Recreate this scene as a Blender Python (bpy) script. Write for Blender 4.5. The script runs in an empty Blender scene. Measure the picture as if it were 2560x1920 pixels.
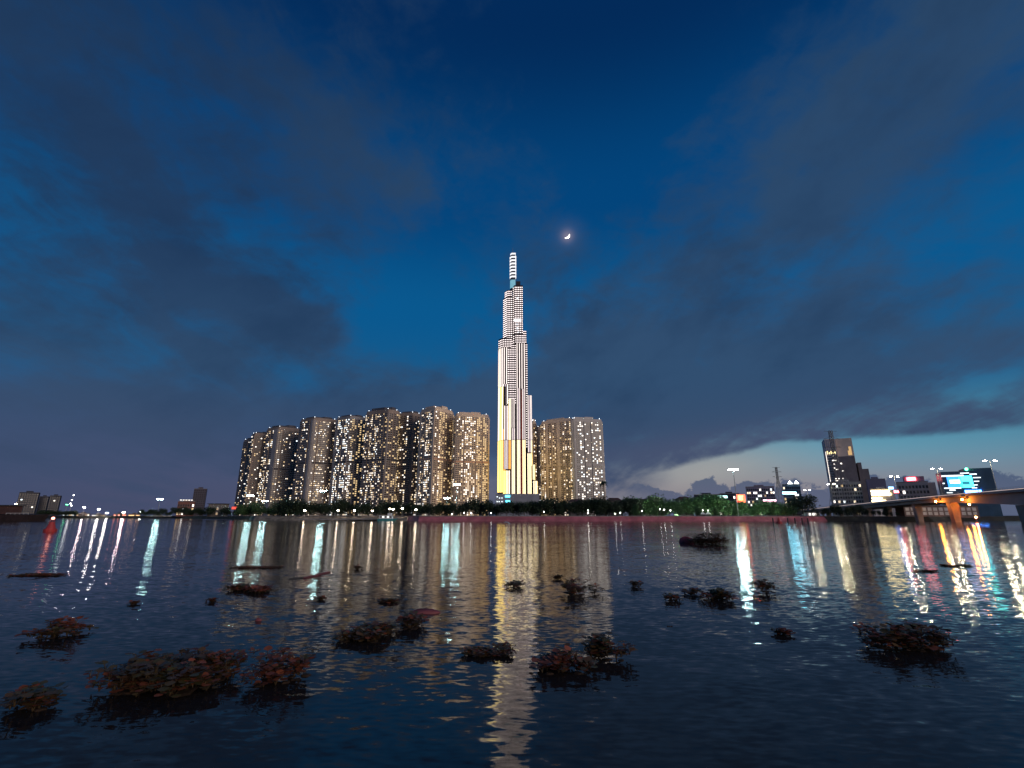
import bpy, math, random
from mathutils import Vector, Matrix

random.seed(7)
S = bpy.context.scene
COL = S.collection
R = math.radians

# ------------------------------------------------------------------ camera
F, PITCH, H = 1219.0, R(15.1), 3.5          # focal length in photo pixels (2560 wide), pitch, eye height over the water
cP, sP = math.cos(PITCH), math.sin(PITCH)
cam = bpy.data.cameras.new('camera')
cam.sensor_fit = 'HORIZONTAL'; cam.sensor_width = 36; cam.lens = 36 * F / 2560
cam.clip_start = 0.2; cam.clip_end = 60000
co = bpy.data.objects.new('camera', cam); COL.objects.link(co)
co.location = (0, 0, H); co.rotation_euler = (math.pi / 2 + PITCH, 0, 0)
S.camera = co

def ray(x, y):
    u, v = (x - 1280) / F, (960 - y) / F
    return Vector((u, cP - v * sP, sP + v * cP))
def at(x, y, Y):
    r = ray(x, y); return Vector((0, 0, H)) + r * (Y / r.y)
def ground(x, y, z=0.0):
    r = ray(x, y); return Vector((0, 0, H)) + r * ((z - H) / r.z)
def azel(x, y):
    r = ray(x, y).normalized(); return math.degrees(math.atan2(r.x, r.y)), math.degrees(math.asin(r.z))
def lin(c):
    f = lambda v: v / 12.92 if v <= 0.04045 else ((v + 0.055) / 1.055) ** 2.4
    return tuple(f(v / 255) for v in c)

# ------------------------------------------------------------------ node shorthand
class E:                                       # a scalar socket with arithmetic
    def __init__(s, nt, sock): s.nt, s.s = nt, sock
    def op(s, o, *a):
        n = s.nt.nodes.new('ShaderNodeMath'); n.operation = o
        for i, v in enumerate((s,) + a):
            if isinstance(v, E): s.nt.links.new(v.s, n.inputs[i])
            else: n.inputs[i].default_value = v
        return E(s.nt, n.outputs[0])
    def __add__(s, o): return s.op('ADD', o)
    def __sub__(s, o): return s.op('SUBTRACT', o)
    def __mul__(s, o): return s.op('MULTIPLY', o)
    def __truediv__(s, o): return s.op('DIVIDE', o)
    def __neg__(s): return s.op('MULTIPLY', -1.0)
    def step(s, a, b):
        n = s.nt.nodes.new('ShaderNodeMapRange'); n.interpolation_type = 'SMOOTHSTEP'
        s.nt.links.new(s.s, n.inputs['Value'])
        for k, v in (('From Min', a), ('From Max', b)):
            if isinstance(v, E): s.nt.links.new(v.s, n.inputs[k])
            else: n.inputs[k].default_value = v
        return E(s.nt, n.outputs['Result'])
def vec(nt, x, y, z):
    n = nt.nodes.new('ShaderNodeCombineXYZ')
    for i, v in enumerate((x, y, z)):
        if isinstance(v, E): nt.links.new(v.s, n.inputs[i])
        else: n.inputs[i].default_value = v
    return n.outputs[0]
def noise(nt, v, scale, detail=4, rough=0.55, dist=0.0):
    n = nt.nodes.new('ShaderNodeTexNoise'); n.inputs['Scale'].default_value = scale
    n.inputs['Detail'].default_value = detail; n.inputs['Roughness'].default_value = rough
    n.inputs['Distortion'].default_value = dist
    if v is not None: nt.links.new(v, n.inputs['Vector'])
    return n
def mixc(nt, f, a, b, mode='MIX'):
    n = nt.nodes.new('ShaderNodeMix'); n.data_type = 'RGBA'; n.blend_type = mode
    if isinstance(f, E): nt.links.new(f.s, n.inputs[0])
    else: n.inputs[0].default_value = f
    for i, c in ((6, a), (7, b)):
        if isinstance(c, tuple): n.inputs[i].default_value = (*c, 1)
        else: nt.links.new(c, n.inputs[i])
    return n.outputs[2]
def ramp(nt, f, stops, ease='EASE'):
    n = nt.nodes.new('ShaderNodeValToRGB'); n.color_ramp.interpolation = ease
    els = n.color_ramp.elements
    while len(els) < len(stops): els.new(0.5)
    for e, (p, c) in zip(els, stops): e.position = p; e.color = (*lin(c), 1)
    nt.links.new(f.s, n.inputs[0]); return n.outputs[0]

# ------------------------------------------------------------------ world: dusk sky with drifting cloud
SUN_AZ, SUN_EL = 136.0, -3.0                   # set below the horizon; bearing turned behind the camera to favour the facades
W = bpy.data.worlds.new('World'); S.world = W; W.use_nodes = True
nt = W.node_tree; nt.nodes.clear()
tc = nt.nodes.new('ShaderNodeTexCoord'); sep = nt.nodes.new('ShaderNodeSeparateXYZ')
nt.links.new(tc.outputs['Generated'], sep.inputs[0])
dx, dy, dz = (E(nt, sep.outputs[i]) for i in range(3))
az0 = dx.op('ARCTAN2', dy) * 57.2958
el0 = dz.op('MINIMUM', 1.0).op('MAXIMUM', -1.0).op('ARCSINE') * 57.2958
wv = vec(nt, az0 * 0.02, el0 * 0.035, 3.7)
wn = noise(nt, wv, 2.2, 5, 0.55); ws = nt.nodes.new('ShaderNodeSeparateColor'); nt.links.new(wn.outputs['Color'], ws.inputs[0])
w1, w2, w3 = (E(nt, ws.outputs[i]) - 0.5 for i in range(3))
az = az0 + w1 * 26.0; el = el0 + w2 * 15.0
def blob(x, y, rx, ry, rot, amp=1.0, A=az, B=el):
    a0, e0 = azel(x, y); k = math.cos(R(e0)); c, s = math.cos(R(rot)), math.sin(R(rot))
    a = (A - a0) * k; b = B - e0
    p = (a * c + b * s) * (1 / rx); q = (b * c - a * s) * (1 / ry)
    return (-(p * p + q * q)).op('EXPONENT') * amp
wvec, wvec0 = vec(nt, az, el, 0.0), vec(nt, az0, el0, 0.0)
def puff(acc, x, y, rx, ry, rot, amp, v=None):       # soft ellipse of cloud added to acc
    a0, e0 = azel(x, y); k = math.cos(R(e0))
    mp_ = nt.nodes.new('ShaderNodeMapping'); mp_.vector_type = 'TEXTURE'; nt.links.new(v or wvec, mp_.inputs[0])
    mp_.inputs[1].default_value = (a0, e0, 0); mp_.inputs[2].default_value = (0, 0, R(rot)); mp_.inputs[3].default_value = (rx * 1.9 / k, ry * 1.9, 1)
    g = nt.nodes.new('ShaderNodeTexGradient'); g.gradient_type = 'QUADRATIC_SPHERE'; nt.links.new(mp_.outputs[0], g.inputs[0])
    return E(nt, g.outputs['Fac']).op('MULTIPLY_ADD', amp, acc)
# clear sky by elevation, then the afterglow low on the right
clear = ramp(nt, (el0 + 10.0) * (1 / 100), [(0.0, (62, 70, 96)), (0.10, (66, 76, 106)), (0.16, (52, 80, 116)), (0.24, (22, 90, 138)), (0.33, (8, 88, 142)), (0.45, (2, 68, 122)), (0.62, (2, 42, 88)), (1.0, (2, 26, 62))])
glow = blob(2080, 1150, 24, 5.0, 0, 1.0, az0, el0)
clear = mixc(nt, glow.op('MINIMUM', 1.0) * 0.95, clear, lin((84, 160, 186)))
warm = blob(1850, 1222, 32, 3.0, 0, 1.0, az0, el0)
clear = mixc(nt, warm * 0.8, clear, lin((148, 130, 134)))
cream = blob(1760, 1172, 9, 2.4, 4, 1.0, az0, el0)
clear = mixc(nt, cream * 0.75, clear, lin((166, 164, 160)))
mauve = blob(420, 1160, 22, 6.5, 0, 1.0, az0, el0)
clear = mixc(nt, mauve * 0.45, clear, lin((80, 80, 108)))
# high cloud
fn = E(nt, noise(nt, vec(nt, az0 * 0.016 + w1 * 0.5, el0 * 0.036 - az0 * 0.006, 1.3), 3.0, 6, 0.56, 0.4).outputs['Fac'])
fs = E(nt, noise(nt, vec(nt, az0 * 0.03 + el0 * 0.012, el0 * 0.05 - az0 * 0.022, 8.1), 3.4, 5, 0.6).outputs['Fac'])
pz = dz.op('MAXIMUM', 0.0) + 0.16
st = E(nt, noise(nt, vec(nt, dx / pz * 1.5 + w1 * 0.8, dy / pz * 0.30 + w2 * 0.5, 4.4), 1.35, 6, 0.58, 0.3).outputs['Fac'])
fd = E(nt, noise(nt, vec(nt, az0 * 0.06, el0 * 0.11 + az0 * 0.02, 6.6), 2.6, 6, 0.62, 0.6).outputs['Fac'])
cov = (fn - 0.47) * 1.8 + (fs - 0.5) * 1.1 + (st - 0.5) * 2.4 + (fd - 0.5) * 1.1
for b in [(2150, 640, 30, 15, 20, 0.95), (2250, 130, 24, 12, 10, 0.75), (1650, 900, 20, 9, 12, 0.8), (1350, 1010, 22, 6, 5, 0.6), (1900, 1010, 24, 6, 10, 0.8),
          (330, 540, 24, 18, -25, 0.55), (450, 930, 26, 8, -5, 0.5), (250, 180, 24, 14, -30, 0.5), (640, 780, 16, 4.5, -25, 0.6), (950, 400, 18, 8, -25, 0.55), (700, 250, 22, 5, -35, 0.4), (520, 980, 20, 4, -4, 0.4), (1020, 1015, 14, 2.6, 6, 0.5),
          (790, 850, 3.2, 1.7, 0, 0.6), (2480, 1035, 12, 2.2, 4, 0.9), (2520, 790, 9, 4, 0, 0.5),
          (1540, 190, 9, 12, 60, -1.0), (980, 830, 11, 6, 35, -0.7), (2470, 480, 10, 8, 20, -0.75), (2530, 975, 7, 1.6, 8, -1.3), (1130, 560, 9, 9, 0, -0.35), (120, 800, 10, 4, 0, -0.2)]:
    cov = puff(cov, *b)
cover = cov.step(-0.25, 1.05)
ccol = ramp(nt, (el0 + 10.0) * (1 / 100), [(0.0, (66, 76, 102)), (0.14, (60, 76, 106)), (0.26, (50, 78, 110)), (0.42, (44, 73, 106)), (0.6, (42, 69, 100)), (1.0, (24, 45, 74))])
lefty = az0.step(5.0, -45.0)
ccol = mixc(nt, lefty * el0.step(8.0, 28.0) * 0.5, ccol, lin((18, 40, 74)))
dark2 = (w3 * 2.4 + (fs - 0.5) * 1.6).step(-0.3, 0.9)
ccol = mixc(nt, dark2 * el0.step(1.0, 14.0) * 0.5, ccol, lin((24, 46, 76)))
sky = mixc(nt, cover * 0.96, clear, ccol)
# the deck's lower edge on the right: below it the sky is open
edge_n = (E(nt, noise(nt, vec(nt, az0 * 0.05, el0 * 0.05, 5.5), 3.0, 5, 0.6).outputs['Fac']) - 0.5) * 3.4
a1, e1 = azel(1640, 1172); a2, e2 = azel(1930, 1098); a3, e3 = azel(2560, 1062)
ramp_e = (az0 - a1) * ((e2 - e1) / (a2 - a1)) + e1
edge = ramp_e.op('MINIMUM', e2 + (az0 - a2) * 0.03) if False else ramp_e.op('MINIMUM', (az0 - a2) * ((e3 - e2) / (a3 - a2)) + e2)
under = (edge + edge_n * 0.5 - el0).step(-0.15, 0.6) * az0.step(a1 - 3.0, a1 + 2.5)
sky = mixc(nt, under * 0.95, sky, clear)
lip = blob(1850, 1105, 22, 1.8, 5.5, 1.0, az0, el0) * (cover) * (-(under) + 1.0)
sky = mixc(nt, lip * 0.45, sky, lin((78, 84, 112)))
# cumulus heads standing on the horizon
cn = E(nt, noise(nt, vec(nt, az0 * 0.30, el0 * 0.34, 2.2), 1.0, 7, 0.62).outputs['Fac'])
cn2 = E(nt, noise(nt, vec(nt, az0 * 0.055, 0.0, 9.4), 1.6, 3, 0.55).outputs['Fac'])
top = (cn - 0.5) * 5.4 + (cn2 - 0.5) * 7.0 + 3.3
cum = (top - el0).step(0.0, 0.28) * az0.step(9.0, 18.0)
ccum = mixc(nt, el0.step(0.0, 5.0), lin((84, 92, 120)), lin((56, 78, 112)))
sky = mixc(nt, cum * 0.8, sky, ccum)
# thin aureole of cloud around the moon
am, em = azel(1418, 590)
mo = blob(1418, 590, 1.5, 1.5, 0, 1.0, az0, el0); mo2 = blob(1418, 590, 0.62, 0.62, 0, 1.0, az0, el0)
sky = mixc(nt, mo * (E(nt, wn.outputs['Fac']) * 0.8), sky, lin((70, 96, 140)))
sky = mixc(nt, mo2 * 0.38, sky, lin((180, 160, 164)))
nish = nt.nodes.new('ShaderNodeTexSky'); nish.sky_type = 'NISHITA'; nish.sun_disc = False
nish.sun_elevation = R(SUN_EL); nish.sun_rotation = R(SUN_AZ); nish.ozone_density = 4.0
b1 = nt.nodes.new('ShaderNodeBackground'); nt.links.new(sky, b1.inputs[0]); b1.inputs[1].default_value = 1.0
b2 = nt.nodes.new('ShaderNodeBackground'); nt.links.new(nish.outputs[0], b2.inputs[0]); b2.inputs[1].default_value = 0.05
ad = nt.nodes.new('ShaderNodeAddShader'); nt.links.new(b1.outputs[0], ad.inputs[0]); nt.links.new(b2.outputs[0], ad.inputs[1])
wo = nt.nodes.new('ShaderNodeOutputWorld'); nt.links.new(ad.outputs[0], wo.inputs[0])
W.cycles.sampling_method = 'NONE'

# soft warm fill added from behind right to brighten the facades
sl = bpy.data.lights.new('fill_sun', 'SUN'); sl.energy = 1.1; sl.angle = R(30); sl.color = (1.0, 0.80, 0.64)
so = bpy.data.objects.new('fill_sun', sl); COL.objects.link(so)
so.rotation_euler = Vector((-math.sin(R(SUN_AZ)), -math.cos(R(SUN_AZ)), -0.22)).to_track_quat('-Z', 'Y').to_euler()

S.view_settings.view_transform = 'Standard'; S.view_settings.look = 'None'
S.view_settings.exposure = 0.0; S.view_settings.gamma = 1.0
S.cycles.use_denoising = True; S.cycles.max_bounces = 6; S.cycles.diffuse_bounces = 2; S.cycles.glossy_bounces = 3
S.cycles.use_light_tree = True; S.cycles.sample_clamp_indirect = 12; S.cycles.caustics_reflective = False; S.cycles.caustics_refractive = False

# ------------------------------------------------------------------ materials
MATS = {}
def mat(name, col, rough=0.75, var=0.25, scale=0.6, metal=0.0, spec=0.4, alt=None, coord='Object'):
    if name in MATS: return MATS[name]
    m = bpy.data.materials.new(name); m.use_nodes = True; t = m.node_tree
    b = t.nodes['Principled BSDF']; b.inputs['Roughness'].default_value = rough; b.inputs['Metallic'].default_value = metal
    b.inputs['Specular IOR Level'].default_value = spec
    c = t.nodes.new('ShaderNodeTexCoord')
    n = noise(t, c.outputs[coord], scale, 5, 0.6)
    f = E(t, n.outputs['Fac']).step(0.3, 0.7)
    lo = tuple(v * (1 - var) for v in col) if alt is None else alt
    hi = tuple(min(1, v * (1 + var * 0.6)) for v in col)
    t.links.new(mixc(t, f, lo, hi), b.inputs['Base Color'])
    MATS[name] = m; return m
def glowm(name, col, strength, nee=False):
    if name in MATS: return MATS[name]
    m = bpy.data.materials.new(name); m.use_nodes = True; t = m.node_tree
    b = t.nodes['Principled BSDF']; b.inputs['Base Color'].default_value = (0.1, 0.1, 0.1, 1); b.inputs['Roughness'].default_value = 0.4
    c = t.nodes.new('ShaderNodeTexCoord'); n = noise(t, c.outputs['Object'], 0.5, 2)
    st = (E(t, n.outputs['Fac']) * 0.5 + 0.75) * strength
    b.inputs['Emission Color'].default_value = (*col, 1); t.links.new(st.s, b.inputs['Emission Strength'])
    m.cycles.emission_sampling = 'FRONT' if nee else 'NONE'
    MATS[name] = m; return m

# ------------------------------------------------------------------ mesh building
class MB:
    def __init__(s): s.v, s.f = [], []
    def quad(s, a, b, c, d):
        i = len(s.v); s.v += [tuple(a), tuple(b), tuple(c), tuple(d)]; s.f.append((i, i + 1, i + 2, i + 3)); return s
    def tri(s, a, b, c):
        i = len(s.v); s.v += [tuple(a), tuple(b), tuple(c)]; s.f.append((i, i + 1, i + 2)); return s
    def prism(s, base, top):                   # two rings, counter-clockwise from above
        i, n = len(s.v), len(base); s.v += [tuple(p) for p in base] + [tuple(p) for p in top]
        s.f.append(tuple(range(i + n - 1, i - 1, -1))); s.f.append(tuple(range(i + n, i + 2 * n)))
        for k in range(n):
            l = (k + 1) % n; s.f.append((i + k, i + l, i + n + l, i + n + k))
        return s
    def box(s, x0, x1, y0, y1, z0, z1):
        return s.prism([(x0, y0, z0), (x1, y0, z0), (x1, y1, z0), (x0, y1, z0)], [(x0, y0, z1), (x1, y0, z1), (x1, y1, z1), (x0, y1, z1)])
    def poly(s, pts, z0, z1): return s.prism([(p[0], p[1], z0) for p in pts], [(p[0], p[1], z1) for p in pts])
    def obox(s, A, B, n, o0, o1, z0, z1):      # box along A->B, from offset o0 to o1 along the outward normal
        a, b = A + n * o1, B + n * o1; c, d = B + n * o0, A + n * o0
        return s.poly([a, b, c, d], z0, z1)
    def tube(s, p, q, r0, r1=None, n=6):
        p, q = Vector(p), Vector(q); r1 = r0 if r1 is None else r1; ax = (q - p).normalized()
        u = ax.orthogonal().normalized(); w = ax.cross(u)
        ring = lambda c, r: [c + (u * math.cos(2 * math.pi * k / n) + w * math.sin(2 * math.pi * k / n)) * r for k in range(n)]
        return s.prism(ring(p, r0), ring(q, r1))
    def ball(s, c, r, sz=1.0, n=8, m=5):
        c = Vector(c); i = len(s.v)
        for a in range(1, m):
            t = math.pi * a / m
            for b in range(n):
                p = 2 * math.pi * b / n
                s.v.append(tuple(c + Vector((r * math.sin(t) * math.cos(p), r * math.sin(t) * math.sin(p), r * sz * math.cos(t)))))
        s.v.append(tuple(c + Vector((0, 0, r * sz)))); s.v.append(tuple(c - Vector((0, 0, r * sz)))); T, B = len(s.v) - 2, len(s.v) - 1
        for b in range(n):
            l = (b + 1) % n; s.f.append((i + b, i + l, T)[::1]); s.f.append((i + (m - 2) * n + l, i + (m - 2) * n + b, B))
            for a in range(m - 2): s.f.append((i + a * n + b, i + (a + 1) * n + b, i + (a + 1) * n + l, i + a * n + l))
        return s
    def mesh(s, name, m):
        me = bpy.data.meshes.new(name); me.from_pydata(s.v, [], s.f); me.update()
        for x in (m if isinstance(m, (list, tuple)) else [m]): me.materials.append(x)
        return me
    def build(s, name, m, parent=None, kind=None, off=None, smooth=False):
        if off is not None: s.v = [(p[0] - off[0], p[1] - off[1], p[2] - off[2]) for p in s.v]
        me = s.mesh(name, m)
        if smooth: me.shade_smooth()
        o = bpy.data.objects.new(name, me); COL.objects.link(o)
        if parent: o.parent = parent
        elif off is not None: o.location = off
        if kind: o['kind'] = kind
        return o
def tag(o, label, cat=None, group=None, kind=None):
    o['label'] = label
    if cat: o['category'] = cat
    if group: o['group'] = group
    if kind: o['kind'] = kind
    return o
def thing(name, loc, label, cat, group=None, rz=0):
    o = bpy.data.objects.new(name, None); COL.objects.link(o); o.location = loc; o.rotation_euler[2] = rz
    o.empty_display_size = 0.1
    return tag(o, label, cat, group)
def copy_tree(o, parent=None):
    c = o.copy(); COL.objects.link(c); c.parent = parent
    for ch in list(o.children): copy_tree(ch, c)
    return c
def inst(name, me, parent, loc=(0, 0, 0), scale=(1, 1, 1), rz=0):
    o = bpy.data.objects.new(name, me); COL.objects.link(o); o.parent = parent
    o.location = loc; o.scale = scale; o.rotation_euler[2] = rz; return o

# ------------------------------------------------------------------ the river
def water_mat():
    m = bpy.data.materials.new('river_water'); m.use_nodes = True; t = m.node_tree; b = t.nodes['Principled BSDF']
    g = t.nodes.new('ShaderNodeNewGeometry'); sp = t.nodes.new('ShaderNodeSeparateXYZ'); t.links.new(g.outputs['Position'], sp.inputs[0])
    X, Y = E(t, sp.outputs[0]), E(t, sp.outputs[1])
    sx = sy = None
    # wavelength across, along, slope gain across, slope gain along
    for k, (lx, ly, gx, gy, det) in enumerate([(18.0, 7.0, 0.03, 0.055, 2), (1.4, 1.0, 0.055, 0.13, 2), (0.38, 0.17, 0.12, 0.26, 2)]):
        n = noise(t, vec(t, X * (1 / lx) + Y * (0.12 / lx), Y * (1 / ly), 3.0 * k + 0.7), 1.0, det, 0.5)
        s = t.nodes.new('ShaderNodeSeparateColor'); t.links.new(n.outputs['Color'], s.inputs[0])
        a = (E(t, s.outputs[0]) - 0.5) * gx; c = (E(t, s.outputs[1]) - 0.5) * gy
        sx = a if sx is None else sx + a; sy = c if sy is None else sy + c
    # calmer and rougher patches drift over the surface
    pn = E(t, noise(t, vec(t, X * 0.02, Y * 0.05, 11.0), 1.0, 3, 0.55).outputs['Fac']).step(0.3, 0.7) * 0.7 + 0.65
    sx = sx * pn; sy = sy * pn
    nv = t.nodes.new('ShaderNodeVectorMath'); nv.operation = 'NORMALIZE'; t.links.new(vec(t, sx, sy, 1.0), nv.inputs[0])
    t.links.new(nv.outputs[0], b.inputs['Normal'])
    b.inputs['Base Color'].default_value = (0.030, 0.025, 0.024, 1); b.inputs['Roughness'].default_value = 0.065
    b.inputs['IOR'].default_value = 1.333; b.inputs['Specular Tint'].default_value = (1.0, 0.80, 0.54, 1)  # specular tint turns reflections golden, in place of stronger golden tower light
    return m
o = MB().quad((-6000, -60, 0), (6000, -60, 0), (6000, 9000, 0), (-6000, 9000, 0)).build('river_water', water_mat())
tag(o, 'dark rippled river carrying long reflections of the city lights', kind='structure')

# ------------------------------------------------------------------ land on the far side
M_soil = mat('dark_soil', (0.05, 0.05, 0.04), 0.95, 0.4, 0.05)
M_red = mat('embankment_red', (0.55, 0.17, 0.19), 0.85, 0.3, 0.15)
M_conc = mat('concrete', (0.30, 0.29, 0.28), 0.85, 0.25, 0.3)
M_dark = mat('dark_metal', (0.05, 0.05, 0.055), 0.6, 0.3, 1.0)
M_steel = mat('grey_steel', (0.35, 0.36, 0.37), 0.5, 0.2, 1.0, 0.3)
shore = [(-900, 760), (-560, 700), (-420, 640), (-250, 480), (-205, 400), (-150, 375), (-75, 362), (-62, 334), (20, 332), (130, 332), (206, 330), (225, 322), (262, 314), (300, 345), (900, 520)]
LZ = 2.9
m = MB()
for (xa, ya), (xb, yb) in zip(shore, shore[1:]):
    m.quad((xa, ya + 4, LZ), (xb, yb + 4, LZ), (xb * (9000 / yb), 9000, LZ), (xa * (9000 / ya), 9000, LZ))
tag(m.build('far_bank_ground', M_soil), 'dark ground of the far river bank under the city', kind='structure')
def shore_y(x):
    for (xa, ya), (xb, yb) in zip(shore, shore[1:]):
        if xa <= x <= xb: return ya + (yb - ya) * (x - xa) / (xb - xa)
    return shore[0][1] if x < shore[0][0] else shore[-1][1]
m1, m2, m3 = MB(), MB(), MB()
for (xa, ya), (xb, yb) in zip(shore, shore[1:]):
    t = m1 if xa >= -75 and xb <= 210 else m3 if -260 < xa < -74 else m2
    t.quad((xa, ya, -0.5), (xb, yb, -0.5), (xb, yb + 4, LZ), (xa, ya + 4, LZ))
tag(m1.build('red_embankment', M_red), 'sloping dull red river embankment before the tall towers', kind='structure')
tag(m3.build('promenade_bank', mat('promenade_stone', (0.34, 0.28, 0.20), 0.9, 0.5, 0.25)), 'stony brownish bank below the promenade lamps', kind='structure')
tag(m2.build('dark_river_bank', M_soil), 'low dark earth bank along the far shore', kind='structure')
# coping along the embankment, one long kerb
m = MB()
for xa, xb in [(-62, 20), (20, 130), (130, 205)]:
    A, B = Vector((xa, shore_y(xa) + 4.3, 0)), Vector((xb, shore_y(xb) + 4.3, 0)); d = (B - A).normalized(); n = Vector((d.y, -d.x, 0))
    m.obox(A, B, n, -0.5, 0.35, LZ + 0.004, LZ + 0.45)
tag(m.build('embankment_coping', M_conc), 'pale concrete coping along the top of the red embankment', kind='structure')

# ------------------------------------------------------------------ light materials
WIN = [glowm('window_warm', (1.0, 0.80, 0.56), 1.6), glowm('window_white', (1.0, 0.92, 0.82), 2.4), glowm('window_yellow', (1.0, 0.70, 0.34), 1.0),
       glowm('window_cool', (0.86, 0.95, 1.0), 2.2), glowm('window_dim', (1.0, 0.68, 0.40), 0.5)]
M_glass = mat('dark_glass', (0.025, 0.025, 0.03), 0.18, 0.4, 0.4, 0.0, 0.6)
G_flood = glowm('floodlight_lens', (0.58, 1.0, 1.0), 150, True)
G_lamp = glowm('lamp_globe', (1.0, 0.80, 0.58), 70, True)
G_street = glowm('street_lamp_lens', (1.0, 0.86, 0.55), 620, True)
G_red = glowm('red_light', (1.0, 0.06, 0.03), 60, True)
G_beacon = glowm('roof_beacon_light', (0.85, 0.93, 1.0), 5)

# ------------------------------------------------------------------ apartment towers
UNIT = MB().box(-0.5, 0.5, -0.5, 0.5, -0.5, 0.5)
LITMESH = [UNIT.mesh('lit_window', g) for g in WIN]
BEAC = MB().ball((0, 0, 0), 0.5, 1, 6, 4).mesh('beacon', G_beacon)
def facade(parts, A, B, z0, z1, pattern, fh, lit, weights, mid, rng, lits):
    d = (B - A); L = d.length; d.normalize(); n = Vector((d.y, -d.x, 0))
    wd = {'W': 1.0, 'B': 0.9, 'R': 0.55, 'C': 1.25, 'b': 0.35}
    tot = sum(wd[c] for c in pattern); u = L / tot; x = 0.0; nf = int((z1 - z0) / fh)
    rz = math.atan2(d.y, d.x)
    for c in pattern:
        w = wd[c] * u; P, Q = A + d * x, A + d * (x + w); x += w
        if c == 'R': continue
        out = {'W': 1.3, 'B': 1.55, 'C': 0.5, 'b': 1.7}[c]
        parts['blank' if c in 'Bb' else 'bay'].obox(P, Q, n, -0.2, out, z0, z1 - (0.9 if c == 'C' else 0.0))
        if c in 'Bb': continue
        ph = rng.random(); cf = rng.choice((0.35, 0.6, 0.9, 1.1, 1.6, 2.1))
        for k in range(nf):
            za = z0 + k * fh; zc = za + fh * 0.56
            parts['band'].obox(P + d * 0.02, Q - d * 0.02, n, out, out + (0.32 if c == 'W' else 1.25), za, za + fh * (0.26 if c == 'W' else 0.10))
            if c == 'C': parts['band'].obox(P + d * 0.02, Q - d * 0.02, n, out + 1.13, out + 1.25, za + fh * 0.10, za + fh * 0.38)
            if mid and abs((za - z0) / (z1 - z0) - mid) < 0.011:
                parts['mid'].obox(P + d * 0.015, Q - d * 0.015, n, out, out + 0.42, za + fh * 0.25, za + fh * 1.0); continue
            wins = 2 if w > 4.2 else 1
            for j in range(wins):
                cw = w / wins; cen = P + d * (cw * (j + 0.5))
                hw = cw * 0.33
                hot = rng.random() < 1.7 * cf * lit * (0.55 + 0.9 * ((math.sin(k * 0.7 + ph * 9) + 1) / 2)) * (1.3 if (za - z0) / (z1 - z0) < 0.35 else 1.0)
                if hot and len(lits) >= 290:
                    parts['more'].obox(cen - d * hw, cen + d * hw, n, out - 0.1, out + 0.2, zc - fh * 0.26, zc + fh * 0.26)
                elif hot:
                    lits.append((cen + n * (out + 0.10), hw * 1.6 * rng.uniform(0.8, 1.25), fh * rng.uniform(0.40, 0.56), zc, rz, rng.choices(range(5), weights)[0]))
                else:
                    parts['glass'].obox(cen - d * hw, cen + d * hw, n, out - 0.1, out + 0.06, zc - fh * 0.29, zc + fh * 0.29)
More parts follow.
